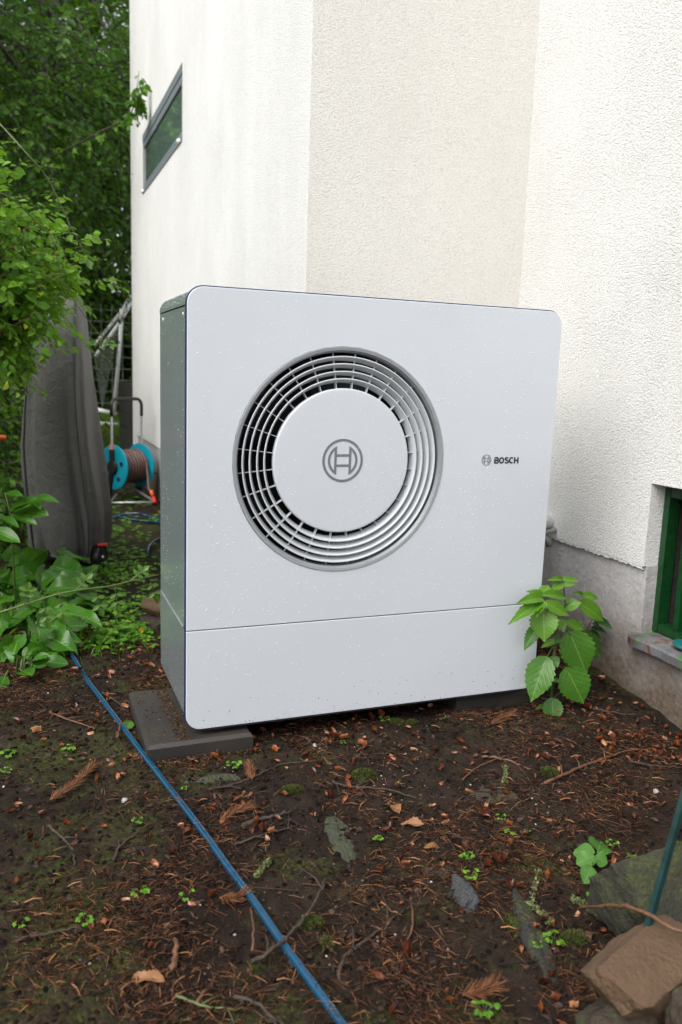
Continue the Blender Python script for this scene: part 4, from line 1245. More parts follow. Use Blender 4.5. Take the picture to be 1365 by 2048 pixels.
# ------------------------------------------------------------------ broad wet leaves at the left edge
CG = 'broad-leaved plants at the left edge'
def rosette(label, x, y, n, lsz, seed, az0=-3.14, az1=3.14, key='comf', cat='plant', name='broadleaf_plant'):
    rg = np.random.default_rng(seed)
    b = V(x, y, gzp(x, y))
    t = thing(name, label, cat, b, CG)
    for k in range(n):
        az = az0 + (az1 - az0) * (k + rg.random() * .8) / n
        hd = V(math.cos(az), math.sin(az), 0)
        lift = rg.uniform(.10, 1.0)
        L = lsz * rg.uniform(.75, 1.25)
        st = b + hd * .03 + V(0, 0, .0)
        e = st + hd * L * rg.uniform(.35, .7) + V(0, 0, L * lift * .95)
        mk('leaf_stalk', MB().tube([st - V(0, 0, .02), (st + e) / 2 + V(0, 0, .02), e], [.005, .004, .003], 6), M_STEM, t, smooth=True)
        dr = unit(hd + V(0, 0, rg.uniform(-.25, .5)) + rg.normal(size=3) * .2)
        nr = unit(V(0, 0, .9) - hd * .25 + rg.normal(size=3) * .3 + V(.05, -.55, 0))
        put_leaf(t, key, e, e + dr * L, L * rg.uniform(.58, .78), nrm=nr)
    return t
rosette('clump of large shiny dock-like leaves at the left edge below the barbecue', -.40, 1.42, 26, .135, 41)
rosette('clump of broad wet leaves directly in front of the barbecue wheel', -.31, 1.74, 20, .13, 42, -2.6, .9)
rosette('broad-leaved plant spreading low beside the buried end of the blue hose', -.40, 1.04, 24, .12, 43, -2.2, 1.2)
rosette('small glossy plant low at the left edge of the bare soil', -.43, .74, 10, .075, 44, -2.0, 1.4, 'oval')
rosette('clump of dark broad leaves far left under the bush', -.52, 1.85, 18, .16, 45)
rosette('leafy clump between the two larger dock-like clumps', -.29, 1.30, 18, .11, 46, -2.8, 1.0)
# seedling with oval leaves in front of the cover
sb = on(30, 1075, 1, 1.25); sb[2] = gzp(sb[0], sb[1])
sd = thing('leafy_shoot', 'upright shoot with long oval leaves in front of the left hem of the cover', 'plant', sb)
top_ = on(20, 1022, 1, 1.15)
mk('stem', MB().tube([sb, (sb + top_) / 2, top_, on(10, 985, 1, 1.15)], [.005, .004, .003, .002], 6), M_STEM, sd, smooth=True)
for bx, by, tx, ty, w in ((22, 1022, 66, 992, 16), (68, 996, 113, 999, 15), (60, 1000, 80, 1012, 14), (22, 1024, 54, 1005, 20), (36, 1022, 92, 1024, 26), (22, 1030, 70, 1042, 17), (5, 1035, 34, 1048, 14), (-20, 1060, 36, 1078, 26), (10, 990, 40, 985, 14), (8, 1010, -20, 990, 16)):
    put_leaf(sd, 'oval', on(bx, by, 1, 1.12), on(tx, ty, 1, 1.02), w * 3.3 / F_PX * 1.1, .7)

def lathe_axis(prof, c, ax, pr, n=40):
    mb = MB()
    for k in range(n):
        a = 2 * math.pi * k / n
        for r, y in prof:
            p_ = c + ax * y + pr * r * math.cos(a) + V(0, 0, 1) * r * math.sin(a); mb.v.append(tuple(p_))
    m = len(prof)
    for k in range(n):
        for j in range(m - 1): mb.f.append((k * m + j, k * m + j + 1, ((k + 1) % n) * m + j + 1, ((k + 1) % n) * m + j))
    return mb
# ------------------------------------------------------------------ covered barbecue
bq = thing('covered_barbecue', 'barbecue on wheels hidden under a tall grey fabric cover', 'barbecue', (-.17, 2.3, gzp(-.17, 2.3)))
lv = [ # z, x left, x right, y front, y back
 (-.005, -.345, .020, 2.10, 2.64), (.06, -.355, .034, 2.08, 2.66), (.20, -.370, .042, 2.07, 2.67), (.40, -.384, .018, 2.08, 2.66), (.55, -.388, -.002, 2.09, 2.64),
 (.75, -.375, -.022, 2.10, 2.62), (.90, -.356, -.034, 2.11, 2.60), (1.05, -.325, -.046, 2.13, 2.58), (1.16, -.295, -.056, 2.15, 2.55), (1.24, -.255, -.072, 2.18, 2.50), (1.29, -.215, -.092, 2.22, 2.44), (1.312, -.19, -.12, 2.27, 2.38)]
n = 72; mb = MB()
rg = np.random.default_rng(9)
_t = 2 * np.pi * np.arange(n) / n
_x = np.sign(np.cos(_t)) * np.abs(np.cos(_t)) ** .36; _y = np.sign(np.sin(_t)) * np.abs(np.sin(_t)) ** .36
_a = R(-24)
UX, UY = _x * math.cos(_a) - _y * math.sin(_a), _x * math.sin(_a) + _y * math.cos(_a)
UX /= np.abs(UX).max(); UY /= np.abs(UY).max()
for zi, (z, xa, xb, ya, yb) in enumerate(lv):
    cx, cy = (xa + xb) / 2, (ya + yb) / 2; a, b = (xb - xa) / 2, (yb - ya) / 2
    low = max(0, 1 - z / 1.1)
    for k in range(n):
        th = 2 * math.pi * k / n
        c, s = math.cos(th), math.sin(th)
        e = 2 / 5.0
        x, y = UX[k] * a, UY[k] * b
        fold = .040 * low ** .8 * (1 - 2 * abs(math.sin(th * 4.5 + .5 + .7 * math.sin(z * 3)))) + .020 * low * math.sin(th * 13 + 2 + z * 2) + .006 * math.sin(th * 4 + z * 9)
        sc_ = 1 + fold / max(a, .05) * .55
        mb.v.append((cx + x * sc_, cy + y * sc_, z + (.012 * math.sin(th * 3 + 1) if zi == 0 else 0)))
for zi in range(len(lv) - 1):
    for k in range(n): mb.f.append((zi * n + k, zi * n + (k + 1) % n, zi * n + n + (k + 1) % n, zi * n + n + k))
mb.f.append(tuple((len(lv) - 1) * n + k for k in range(n)))
cov = mk('cover', mb, M_FABRIC, bq, smooth=True)
ho = [mb.v[k] for k in range(n)]
mk('hem', MB().tube([V(*p_) + V(0, 0, .002) for p_ in ho], .0065, 6, closed=True), M_FABRIC, cov, smooth=True)
for kk in (int(n * .86), int(n * .64)):
    mk('seam', MB().tube([V(*mb.v[zi * n + kk]) * V(1, 1, 1) + V(0, -.003, 0) for zi in range(len(lv) - 1)], .0035, 5), M_FABSEAM, cov, smooth=True)
wz = gzp(0, 2.2)
for wx, wy in ((-.040, 2.15), (-.040, 2.52)):
    ang = R(28)
    axw = V(math.cos(ang), -math.sin(ang), 0); prw = V(math.sin(ang), math.cos(ang), 0)
    c_ = V(wx, wy, wz + .064)
    w = mk('wheel', lathe_axis([(0, .018), (.02, .020), (.05, .014), (.062, .020), (.066, .012), (.066, -.012), (.062, -.02), (0, -.02)], c_, axw, prw, 28), M_BLKPL, bq, smooth=35)
    mk('hub', lathe_axis([(0, .027), (.007, .026), (.010, .019)], c_, axw, prw, 14), M_ALU, w)
mk('axle_frame', MB().box((-.30, 2.2, wz + .05), (-.03, 2.58, wz + .10)), M_BLKPL, bq)
mk('brake_lever', MB().cbox((-.050, 2.11, wz + .128), (.0, 2.14, wz + .138), .003), M_RED, bq)

# ------------------------------------------------------------------ hose reel
rb = V(.37, 4.3, gzp(.37, 4.3))
reel = thing('hose_reel', 'turquoise garden hose reel cart with brown hose and black handle by the house', 'hose reel', rb)
ax_ = unit(V(.86, .50, 0)); pr_ = V(-ax_[1], ax_[0], 0)
rc = V(.355, 4.3, .205)
HW = .115
for s in (-1, 1):
    pf = [(.03, s * HW), (.06, s * (HW + .012)), (.11, s * (HW + .010)), (.155, s * (HW + .016)), (.168, s * (HW + .012)), (.170, s * (HW + .002)), (.160, s * (HW - .002)), (.10, s * (HW - .002)), (.05, s * (HW - .006)), (.03, s * HW)]
    d = mk('side_disc', lathe_axis(pf, rc, ax_, pr_), M_TEAL, reel, smooth=30)
    for k in range(5):
        a = 2 * math.pi * k / 5 + .3
        c = rc + ax_ * s * (HW + .0125) + pr_ * .105 * math.cos(a) + V(0, 0, .105 * math.sin(a))
        mk('slot', lathe_axis([(0, s * .004), (.016, s * .004), (.017, -s * .006)], c, ax_, pr_, 12), M_BLKPL, d)
mk('drum', lathe_axis([(.05, -HW), (.05, HW)], rc, ax_, pr_), M_TEAL, reel, smooth=True)
rg = np.random.default_rng(3)
hp = []
turns = 8
for layer, rr in ((0, .085), (1, .105), (2, .122)):
    for i in range(turns * 20 + 1):
        a = 2 * math.pi * i / 20; t = i / (turns * 20); t = t if layer % 2 == 0 else 1 - t
        hp.append(rc + ax_ * ((t - .5) * 2 * (HW - .016)) + pr_ * (rr + .003 * math.sin(i * .37)) * math.cos(a) + V(0, 0, (rr + .003 * math.sin(i * .23)) * math.sin(a)))
hp += [rc + ax_ * .10 + pr_ * -.10 + V(0, 0, .06), V(.49, 4.12, .05), V(.515, 4.07, gzp(.515, 4.07) + .10)]
mk('hose', MB().tube(hp, .0085, 7), M_HOSEBR, reel, smooth=True)
for s in (-1, 1):
    c = rc + ax_ * s * (HW + .022)
    tp_ = rc + ax_ * s * (HW + .022) + V(0, 0, .56)
    mk('leg', MB().tube([c + V(0, 0, -.02), c + V(0, 0, .135)], .021, 10), M_BLKPL, reel, smooth=30)
    mk('clamp', MB().tube([c + V(0, 0, .136), c + V(0, 0, .172)], .019, 10), M_SALMON, reel, smooth=30)
    mk('handle_tube', MB().tube([c + V(0, 0, .173), c + V(0, 0, .40)], .009, 8), M_ALU, reel, smooth=30)
    mk('bearing', lathe_axis([(0, s * .012), (.05, s * .012), (.055, -s * .008)], c, ax_, pr_, 24), M_BLKPL, reel, smooth=30)
    mk('leg', MB().tube([c, c + pr_ * .05 + V(0, 0, -.22)], [.02, .026], 8), M_BLKPL, reel, smooth=30)
a_, b_ = rc - ax_ * (HW + .022), rc + ax_ * (HW + .022)
hz = .52
arcp = [a_ + V(0, 0, .38), a_ + V(0, 0, hz - .06)] + [a_ + ax_ * (.05 - .05 * math.cos(R(q_))) + V(0, 0, hz - .06 + .05 * math.sin(R(q_))) for q_ in range(10, 91, 16)]
arcp += [b_ - ax_ * (.05 - .05 * math.cos(R(q_))) + V(0, 0, hz - .06 + .05 * math.sin(R(q_))) for q_ in range(90, 9, -16)] + [b_ + V(0, 0, hz - .06), b_ + V(0, 0, .38)]
mk('handle_grip', MB().tube(arcp, .0125, 9), M_BLKPL, reel, smooth=True)
gz0 = gzp(.4, 4.1)
mk('foot_frame', MB().tube([a_ + V(0, 0, -.2) - pr_ * .05, V(.20, 4.05, gz0 + .03), V(.50, 4.02, gz0 + .03), V(.515, 4.06, gz0 + .035), V(.40, 4.28, gz0 + .10)], .010, 8), M_ALU, reel, smooth=True)
cr = rc + ax_ * (HW + .035) + V(.02, 0, -.06)
mk('crank', MB().tube([rc + ax_ * (HW + .034), cr], .012, 8), M_BLKPL, reel, smooth=True)
mk('crank_handle', MB().tube([cr + V(-.02, -.01, 0), cr + V(.075, -.01, .0)], .015, 10), M_ORANGE, reel, smooth=True)
mk('hose_connector', MB().tube([V(.505, 4.09, .045), V(.513, 4.07, -.0)], .016, 10), M_ORANGE, reel, smooth=True)
mk('spray_nozzle', MB().tube([V(.515, 4.07, .0), V(.525, 4.03, -.045)], [.014, .018], 10), M_RED, reel, smooth=True)
# blue hose loops near the reel
BH = 'blue garden hose lengths'
def spline(pts, k=8, closed=False):
    pts = [np.asarray(p_, float) for p_ in pts]; out = []
    for i in range(len(pts) - 1):
        p0 = pts[max(i - 1, 0)]; p1 = pts[i]; p2 = pts[i + 1]; p3 = pts[min(i + 2, len(pts) - 1)]
        for t in np.linspace(0, 1, k + 1)[:-1]:
            out.append(.5 * (2 * p1 + (p2 - p0) * t + (2 * p0 - 5 * p1 + 4 * p2 - p3) * t * t + (3 * p1 - p0 - 3 * p2 + p3) * t ** 3))
    return out + [pts[-1]]
lp1 = spline([G(226, 1036, .012), G(250, 1028, .03), G(275, 1027, .035), G(295, 1032, .02), G(330, 1042, .012), G(350, 1048, .012), G(330, 1046, .02), G(290, 1042, .012), G(255, 1038, .012), G(232, 1033, .015)])
tag(mk('garden_hose', MB().tube(lp1, .0085, 8), M_HOSE, loc=lp1[0], smooth=True), 'blue hose lying in a loop on the soil in front of the hose reel', 'hose', BH)
lp2 = spline([G(340, 1072, .012), G(318, 1078, .015), G(302, 1088, .03), G(296, 1102, .03), G(298, 1114, .0), G(300, 1120, -.02)])
tag(mk('garden_hose', MB().tube(lp2, .0085, 8), M_HOSE, loc=lp2[0], smooth=True), 'short curve of blue hose among ground cover by the rear corner of the heat pump', 'hose', BH)
# foreground hose
hpx = [(96, 1222, -.012), (106, 1248, .001), (114, 1259, -.020), (122, 1270, -.012), (128, 1283, .008), (148, 1316, .008), (161, 1338, -.001), (168, 1348, -.004), (176, 1362, .008), (205, 1400, .009), (240, 1446, .009), (276, 1494, .009), (320, 1551, .009), (362, 1605, .009), (410, 1668, .010), (460, 1738, .010), (510, 1805, .010), (565, 1885, .010), (620, 1960, .010), (668, 2025, .010), (690, 2056, .008), (735, 2120, .008), (800, 2215, .009), (900, 2380, .009), (1040, 2620, .0)]
hf = spline([G(a, b, dz) for a, b, dz in hpx], 5)
ho_ = mk('garden_hose', MB().tube(hf, .0080, 12), M_HOSE, loc=hf[60], smooth=True)
tag(ho_, 'long blue garden hose running diagonally across the soil in the foreground', 'hose', BH)

# ------------------------------------------------------------------ goal, raised bed, tool handle
gy_ = 10.0
gp = lambda a, b, y=gy_: on(a, b, 1, y)
goal = thing('football_goal', 'small white tubular garden goal with a net beyond the hose reel', 'goal', gp(228, 828))
mk('post', MB().tube([gp(228, 829), gp(236, 735), gp(244, 634)], .028, 10), M_WHITE, goal, smooth=True)
mk('joint', MB().tube([gp(243, 640), gp(245, 618)], [.042, .030], 12), M_WHITE, goal, smooth=True)
mk('stay', MB().tube([gp(272, 590, 10.3), gp(240, 645, 10.1), gp(192, 712, 9.8)], .026, 10), M_WHITE, goal, smooth=True)
mk('stay', MB().tube([gp(262, 590, 10.9), gp(245, 622, 10.8), gp(190, 690, 10.6)], .026, 10), M_WHITE, goal, smooth=True)
mk('ground_bar', MB().tube([gp(232, 828), gp(190, 818, 10.1)], .030, 10), M_WHITE, goal, smooth=True)
mk('ground_bar', MB().tube([gp(240, 850, 9.2), gp(196, 847, 9.2)], .026, 10), M_WHITE, goal, smooth=True)
mb = MB()
A, B_, C_ = gp(240, 650, 10.05), gp(190, 720, 9.85), gp(205, 815, 10.0)
for i in range(15):
    t = i / 14
    mb.tube([A + (B_ - A) * t, A + (C_ - A) * t], .004, 3); mb.tube([A + (B_ - A) * t, C_ + (B_ - C_) * t], .004, 3); mb.tube([A + (C_ - A) * t, B_ + (C_ - B_) * t], .004, 3)
mk('net', mb, M_NET, goal)
fn = thing('wire_fence', 'thin wire mesh fence in front of the dark shrubs beyond the goal', 'fence', (.9, 10.7, gzp(.9, 10.7)))
mb = MB()
for k in range(9): mb.tube([(.3, 10.7, .4 + .17 * k), (2.6, 10.7, .4 + .17 * k)], .005, 4)
for k in range(16): mb.tube([(.3 + .15 * k, 10.705, .3), (.3 + .15 * k, 10.705, 1.85)], .004, 4)
mk('mesh', mb, M_NET, fn)
for xx in (.3, 2.6): mk('post', MB().tube([(xx, 10.72, .1), (xx, 10.72, 1.95)], .02, 8), M_POSTGR, fn)
bed = thing('raised_bed', 'dark wooden plank planter just past the far corner of the white wall', 'planter', (.6, 6.0, gzp(.6, 6.0)))
for k in range(6):
    z0_ = -.08 + k * .148
    mk('plank', MB().cbox((.565, 5.78, z0_), (.60, 6.75, z0_ + .140), .006), M_BOARD, bed)
    mk('plank', MB().cbox((.602, 5.78, z0_), (1.6, 5.815, z0_ + .140), .006), M_BOARD, bed)
mk('soil', MB().box((.604, 5.82, .1), (1.6, 6.74, .785)), M_DARKSOIL, bed)
th_ = [on(-50, 872, 1, 2.75), on(13, 876, 1, 2.85)]
hd = thing('tool_handle', 'orange tool handle sticking out of the shrub at the left edge', 'tool', th_[0])
mk('grip', MB().tube([th_[0], th_[1] - V(.01, 0, 0), th_[1]], [.017, .017, .012], 10), M_ORANGE, hd, smooth=True)
mk('shaft', MB().tube([th_[0] + V(-.5, .05, -.9), th_[0] + V(.0, 0, 0)], .014, 8), M_BARK, hd, smooth=True)

# ------------------------------------------------------------------ stones
def stone(label, c, size, seed, mat, rot=0.0, tilt=(0, 0), rough=.10, cuts=7, sub=4, cat='stone', name='stone', sq=0.0, group='stones on the soil'):
    rg = np.random.default_rng(seed)
    bm = bmesh.new(); bmesh.ops.create_icosphere(bm, subdivisions=sub, radius=1.0)
    v = np.array([p_.co for p_ in bm.verts])
    if sq:
        m = np.max(np.abs(v), axis=1, keepdims=True); v = v * (1 - sq) + (v / m) * sq * .82
    for k in range(cuts):
        nn = unit(rg.normal(size=3) * V(1, 1, .7)); d = rg.uniform(.62, .88)
        h = v @ nn; v = v - np.outer(np.maximum(h - d, 0), nn)
    nz = fbm(v[:, 0] * 2.2 + v[:, 2] * 1.7 + seed, v[:, 1] * 2.2 - v[:, 2] * 1.3, seed, 4)
    nf = fbm(v[:, 0] * 9 + v[:, 2] * 7 + seed, v[:, 1] * 9 - v[:, 2] * 6, seed + 5, 4)
    v = v * (1 + rough * 2 * nz + .09 * nf)[:, None]
    v = v * V(*size)
    e = Matrix.Rotation(rot, 3, 'Z') @ Matrix.Rotation(tilt[0], 3, 'X') @ Matrix.Rotation(tilt[1], 3, 'Y')
    v = v @ np.array(e).T
    for p_, q_ in zip(bm.verts, v): p_.co = q_
    me = bpy.data.meshes.new(name); bm.to_mesh(me); bm.free()
    me.polygons.foreach_set('use_smooth', np.ones(len(me.polygons), bool)); me.set_sharp_from_angle(angle=R(38))
    o = link(name, me, mat, None, tuple(c))
    return tag(o, label, cat, group)
def lying(label, a, b, w, h, seed, mat, dz=-.004, **kw):
    p0, p1 = G(*a), G(*b); d = p1 - p0
    return stone(label, (p0 + p1) / 2 + V(0, 0, dz), (w, np.hypot(d[0], d[1]) / 2 * 1.12, h), seed, mat, math.atan2(-d[0], d[1]), **kw)
lying('flat grey slate with mossy far end lying in the middle of the foreground soil', (668, 1640), (703, 1735), .036, .015, 1, M_STMOSS, -.005)
g = G(402, 1562); stone('flat mossy slab half buried right of the blue hose below the left paving slab', g + V(.03, 0, -.012), (.095, .034, .022), 2, M_STMOSS, -.15)
lying('rough grey rock below and right of the grey slate', (905, 1752), (952, 1826), .024, .022, 3, M_STGREY, -.002)
lying('long dark slate shard lying right of the rough grey rock', (1032, 1778), (1108, 1965), .028, .012, 4, M_STDARK, -.002)
g = G(985, 1590); stone('flat brown stone flush with the soil in front of the heat pump', g + V(0, 0, -.010), (.075, .045, .014), 5, M_STUMBER, -.3)
g = G(870, 1740); stone('thin flat stone nearly buried between the slate and the grey rock', g + V(0, 0, -.010), (.06, .03, .013), 6, M_STUMBER, -.2)
g = G(306, 1258) - V(.028, 0, 0); stone('lower brown stone of two stacked behind the left side of the heat pump', g + V(.05, .03, .015), (.075, .055, .034), 7, M_STUMBER, .2, sq=.5, group='stacked brown stones')
stone('upper tan stone of two stacked behind the left side of the heat pump', g + V(.055, .03, .078), (.080, .060, .032), 8, M_STBROWN, -.3, (.1, .05), sq=.5, group='stacked brown stones')
PG = 'stone pile in the near right corner'
stone('large mossy boulder in the near right corner with a green stake standing on it', V(.765, -.985, .008), (.185, .125, .098), 11, M_STGREEN, .12, (.06, .05), sq=.8, rough=.05, sub=5, group=PG)
stone('tan squared stone in front of the mossy boulder with a twig across it', V(.525, -1.140, .022), (.125, .078, .052), 12, M_STBROWN, .34, (.20, -.05), sq=.85, rough=.05, sub=5, group=PG)
stone('dark stone under the left end of the tan squared stone', V(.470, -1.175, -.045), (.085, .070, .052), 13, M_STUMBER, .15, (0, .1), sq=.6, sub=5, group=PG)
stone('pale brown stone at the very bottom right corner', V(.570, -1.262, .010), (.085, .060, .045), 14, M_STUMBER, -.2, (.1, 0), sq=.7, sub=5, group=PG)
for k, (px, py, s, lb) in enumerate(((228, 1515, .009, 'small brownish pebble on the soil left of the dark paving slab'), (250, 1602, .011, 'whitish pebble below the dark paving slab beside the blue hose'), (630, 1492, .009, 'pair of whitish pebbles in front of the heat pump'), (100, 1512, .013, 'small brown stone on bare soil at the far left'), (1312, 1584, .010, 'white snail-like pebble near the green stake'))):
    g = G(px, py); stone(lb, g + V(0, 0, .002), (s, s * .8, s * .6), 30 + k, M_STUMBER if k in (0, 3) else M_PEBB, k, sub=2, cat='pebble', name='pebble', group='pebbles on the soil')
# green stake
pt0, pt1 = on(1283, 1900, 1, -1.115), on(1378, 1560, 1, -1.06)
st_ = MB()
d = unit(pt1 - pt0); pt2 = pt0 + d * .55
u1 = unit(np.cross(d, V(0, 1, 0))); u2 = np.cross(d, u1)
vv = []
for p_ in (pt0, pt2): vv += [p_ + u1 * a * .0050 + u2 * b * .0050 for a, b in ((-1, -1), (1, -1), (1, 1), (-1, 1))]
st_.add(vv, [(0, 3, 2, 1), (4, 5, 6, 7), (0, 1, 5, 4), (1, 2, 6, 5), (2, 3, 7, 6), (3, 0, 4, 7)])
tag(mk('metal_stake', st_, M_POSTGR, loc=pt0), 'slanting dark green metal stake rising from the mossy boulder at the right edge', 'stake')

# ------------------------------------------------------------------ twigs
TWG = 'fallen twigs'
def twig(label, px, rad, seed, mat=M_BARK, branches=2, lift=.004):
    rg = np.random.default_rng(seed)
    pts = spline([G(a, b, lift + .004 * rg.random()) for a, b in px], 5)
    L = sum(np.linalg.norm(pts[i + 1] - pts[i]) for i in range(len(pts) - 1))
    pts = [p_ + (rg.random(3) - .5) * rad * 1.3 for p_ in pts]
    m = len(pts)
    mb = MB().tube(pts, [rad * (1.1 - .65 * i / m) * (1 + .25 * (rg.random() - .5)) for i in range(m)], 7)
    for k in range(branches):
        i = rg.integers(1, max(2, m - 2)); tn = unit(pts[i + 1] - pts[i]); s = unit(np.cross(tn, V(0, 0, 1))) * rg.choice([-1, 1])
        l = L * rg.uniform(.12, .3); p0 = pts[i]
        mb.tube([p0, p0 + (tn * .7 + s * .6) * l * .5 + V(0, 0, .004), p0 + (tn * .8 + s * .9) * l + V(0, 0, .001)], [rad * .5, rad * .4, rad * .2], 5)
    return tag(mk('twig', mb, mat, loc=pts[0], smooth=True), label, 'twig', TWG)
twig('crooked grey twig crossing over the blue hose near the bottom of the picture', [(505, 1925), (545, 1900), (585, 1865), (615, 1830), (640, 1785), (652, 1758)], .0040, 1, lift=.016)
twig('dark curved twig right of the lower end of the blue hose', [(678, 1960), (690, 1915), (735, 1880), (775, 1845), (818, 1812)], .0036, 2)
twig('reddish straight twig below the thin flat stone', [(823, 1795), (826, 1850), (810, 1895), (795, 1925)], .0024, 3, M_BARK2, 0)
twig('long twig lying across the soil right of centre in front of the heat pump', [(1085, 1570), (1150, 1540), (1200, 1520), (1250, 1503), (1300, 1500)], .0042, 4, M_BARK2, 3)
twig('bent reddish twig running left from the flat brown stone', [(965, 1513), (1005, 1518), (1040, 1530), (1060, 1538)], .0036, 5, M_BARK2, 1)
twig('thin arching twig left of the flat brown stone', [(925, 1560), (955, 1535), (990, 1520), (1020, 1510)], .0022, 6, M_BARK2, 0)
twig('straight dark twig by the foot of the plinth on the right', [(1180, 1415), (1210, 1422), (1250, 1428), (1275, 1430)], .0036, 7, M_BARK, 0)
twig('dark forked twig at the right edge above the two bramble seedlings', [(1255, 1520), (1290, 1528), (1330, 1533), (1365, 1535)], .0030, 8, M_BARK, 2)
twig('long thin twig below the round moss cushion', [(665, 1563), (700, 1575), (740, 1575), (790, 1582), (835, 1597)], .0030, 9, M_BARK, 3)
twig('lichen-grey twig running from the mossy slab towards the moss cushion', [(420, 1580), (470, 1568), (520, 1548), (560, 1530), (640, 1522)], .0030, 10, M_BARK, 2)
twig('dark thick twig left of the grey slate', [(485, 1655), (515, 1640), (550, 1632), (580, 1622)], .0060, 11, M_BARK, 1)
twig('thin dark twig with side shoots below the thick dark twig', [(470, 1690), (510, 1675), (560, 1660), (592, 1652)], .0028, 12, M_BARK, 3)
twig('short twig leaning over the blue hose beside the paving slab', [(235, 1475), (238, 1460), (244, 1440)], .0040, 13, M_BARK2, 0, .014)
twig('thin reddish twig left of the blue hose in the middle', [(227, 1720), (240, 1695), (275, 1665), (300, 1645)], .0030, 14, M_BARK, 2)
twig('stout brown twig standing up from litter near the bottom left', [(345, 1935), (350, 1905), (352, 1872)], .0062, 15, M_BARK2, 0, .01)
twig('reddish twig poking upright next to the lower blue hose', [(505, 1900), (507, 1850), (502, 1815)], .0022, 16, M_BARK2, 0, .02)
twig('pale twig at the bottom centre below the blue hose bend', [(395, 2005), (420, 1975), (428, 1965)], .0032, 17, M_BARK2, 0)
twig('long greenish twig along the bottom edge', [(350, 1990), (400, 2010), (450, 2018), (500, 2015)], .0026, 18, M_CANE2, 2)
twig('dark twig at the bottom near the hose end', [(470, 1995), (510, 2005), (545, 2035), (560, 2060)], .0036, 19, M_BARK, 1)
twig('dark twig lying among needles at the left middle', [(95, 1650), (120, 1670), (145, 1700), (150, 1730)], .0036, 20, M_BARK, 2)
twig('twig on the mossy soil in the bottom left corner', [(30, 1885), (80, 1870), (130, 1860), (165, 1850)], .0030, 21, M_BARK, 2)
twig('small twig among the husks left of the hose in the upper soil', [(100, 1425), (140, 1440), (175, 1452), (190, 1458)], .0030, 22, M_BARK2, 3)
twig('twig pointing at the left paving slab corner', [(205, 1385), (232, 1402), (250, 1420)], .0028, 23, M_BARK, 1)
twig('dark twig low under the front edge of the heat pump', [(880, 1440), (915, 1432), (950, 1428), (985, 1436)], .0036, 24, M_BARK, 2)
# twig across the corner stones
tp_ = [on(1195, 1815, 1, -.985), on(1230, 1855, 1, -1.06), on(1260, 1890, 1, -1.11), on(1310, 1925, 1, -1.15), on(1365, 1965, 1, -1.19)]
tp_ = [V(.565, -.93, -.02), V(.558, -1.02, .045), V(.556, -1.08, .082), V(.578, -1.15, .088), V(.62, -1.215, .090)]
tag(mk('twig', MB().tube([p_ + V(*(np.random.default_rng(i).random(3) - .5)) * .004 for i, p_ in enumerate(spline(tp_, 4))], [.0022 + .0014 * min(1, i / 6) + .0005 * math.sin(i * 2.1) for i in range(17)], 7), M_BARK2, loc=tp_[0], smooth=True), 'stripped brown twig lying over the tan squared stone in the corner', 'twig', TWG)
# lichen twigs
def lichen_twig(label, px, seed):
    rg = np.random.default_rng(seed)
    pts = spline([G(a, b, .006) for a, b in px], 6)
    t = thing('lichen_twig', label, 'twig', pts[0], 'lichen covered twigs')
    mk('stem', MB().tube(pts, .0026, 6), M_BARK, t, smooth=True)
    N = 260
    i = rg.integers(0, len(pts), N); T = np.array(pts)[i] + (rg.random((N, 3)) - .5) * .009
    D = rg.normal(size=(N, 3)) + V(0, 0, .6); L = .003 + .005 * rg.random(N)
    v, f = inst(LV, LF, frames(D, rg.normal(size=(N, 3)), L, L * 1.3), T)
    mkfast('lichen', v, f, M_LICHEN, np.repeat(rg.random(N), len(LV)), t)
lichen_twig('lichen-covered green twig standing over the long dark slate', [(1060, 1815), (1068, 1790), (1075, 1760), (1078, 1742)], 1)
lichen_twig('lichen-covered twig curving right beside the long dark slate', [(1055, 1805), (1080, 1822), (1095, 1838), (1100, 1845)], 2)
lichen_twig('short lichen twig near the mossy boulder', [(1148, 1798), (1165, 1806), (1185, 1818)], 3)
lichen_twig('lichen twig hanging below the bent reddish twig', [(1010, 1535), (1012, 1550), (1005, 1570)], 4)
lichen_twig('lichen twig stump in the soil left of the grey slate', [(515, 1752), (525, 1740), (538, 1722)], 5)

# ------------------------------------------------------------------ spruce sprays, moss, seedlings, bramble
def spray(label, px, nl, seed, wid=.022):
    rg = np.random.default_rng(seed)
    pts = np.array(spline([G(a, b, .010) for a, b in px], 8))
    t = thing('spruce_spray', label, 'conifer twig', pts[0], 'dry brown conifer sprays')
    mk('stem', MB().tube(list(pts), .0020, 5), M_BARK2, t)
    i = rg.integers(0, len(pts) - 1, nl); P = pts[i] + (pts[i + 1] - pts[i]) * rg.random((nl, 1))
    tn = unitrows(pts[np.minimum(i + 1, len(pts) - 1)] - pts[i])
    rad = unitrows(np.cross(tn, rg.normal(size=(nl, 3)))); rad[:, 2] = np.abs(rad[:, 2]) * .8
    D = tn * .8 + rad * .8; L = wid * (.7 + .6 * rg.random(nl))
    v, f = inst(NV, NF, frames(D, rg.normal(size=(nl, 3)), L, np.full(nl, .0011), np.full(nl, .0011) * 6), P)
    mkfast('needles', v, f, M_NEEDLE, np.repeat(.62 + .36 * rg.random(nl), len(NV)), t)
NV, NF = [], []
for i, (t, zz) in enumerate(((0, 0), (.5, .12), (1, 0))):
    for a in (0, 2.094, 4.189):
        w = (.5, .5, .2)[i]; NV.append((w * math.cos(a), t, zz + .16 * w * math.sin(a)))
for i in range(2):
    for k in range(3):
        a, b = i * 3 + k, i * 3 + (k + 1) % 3
        NF += [(a, b, b + 3), (a, b + 3, a + 3)]
spray('dry brown conifer spray lying left of the blue hose', [(100, 1600), (135, 1580), (165, 1555), (187, 1532)], 340, 1)
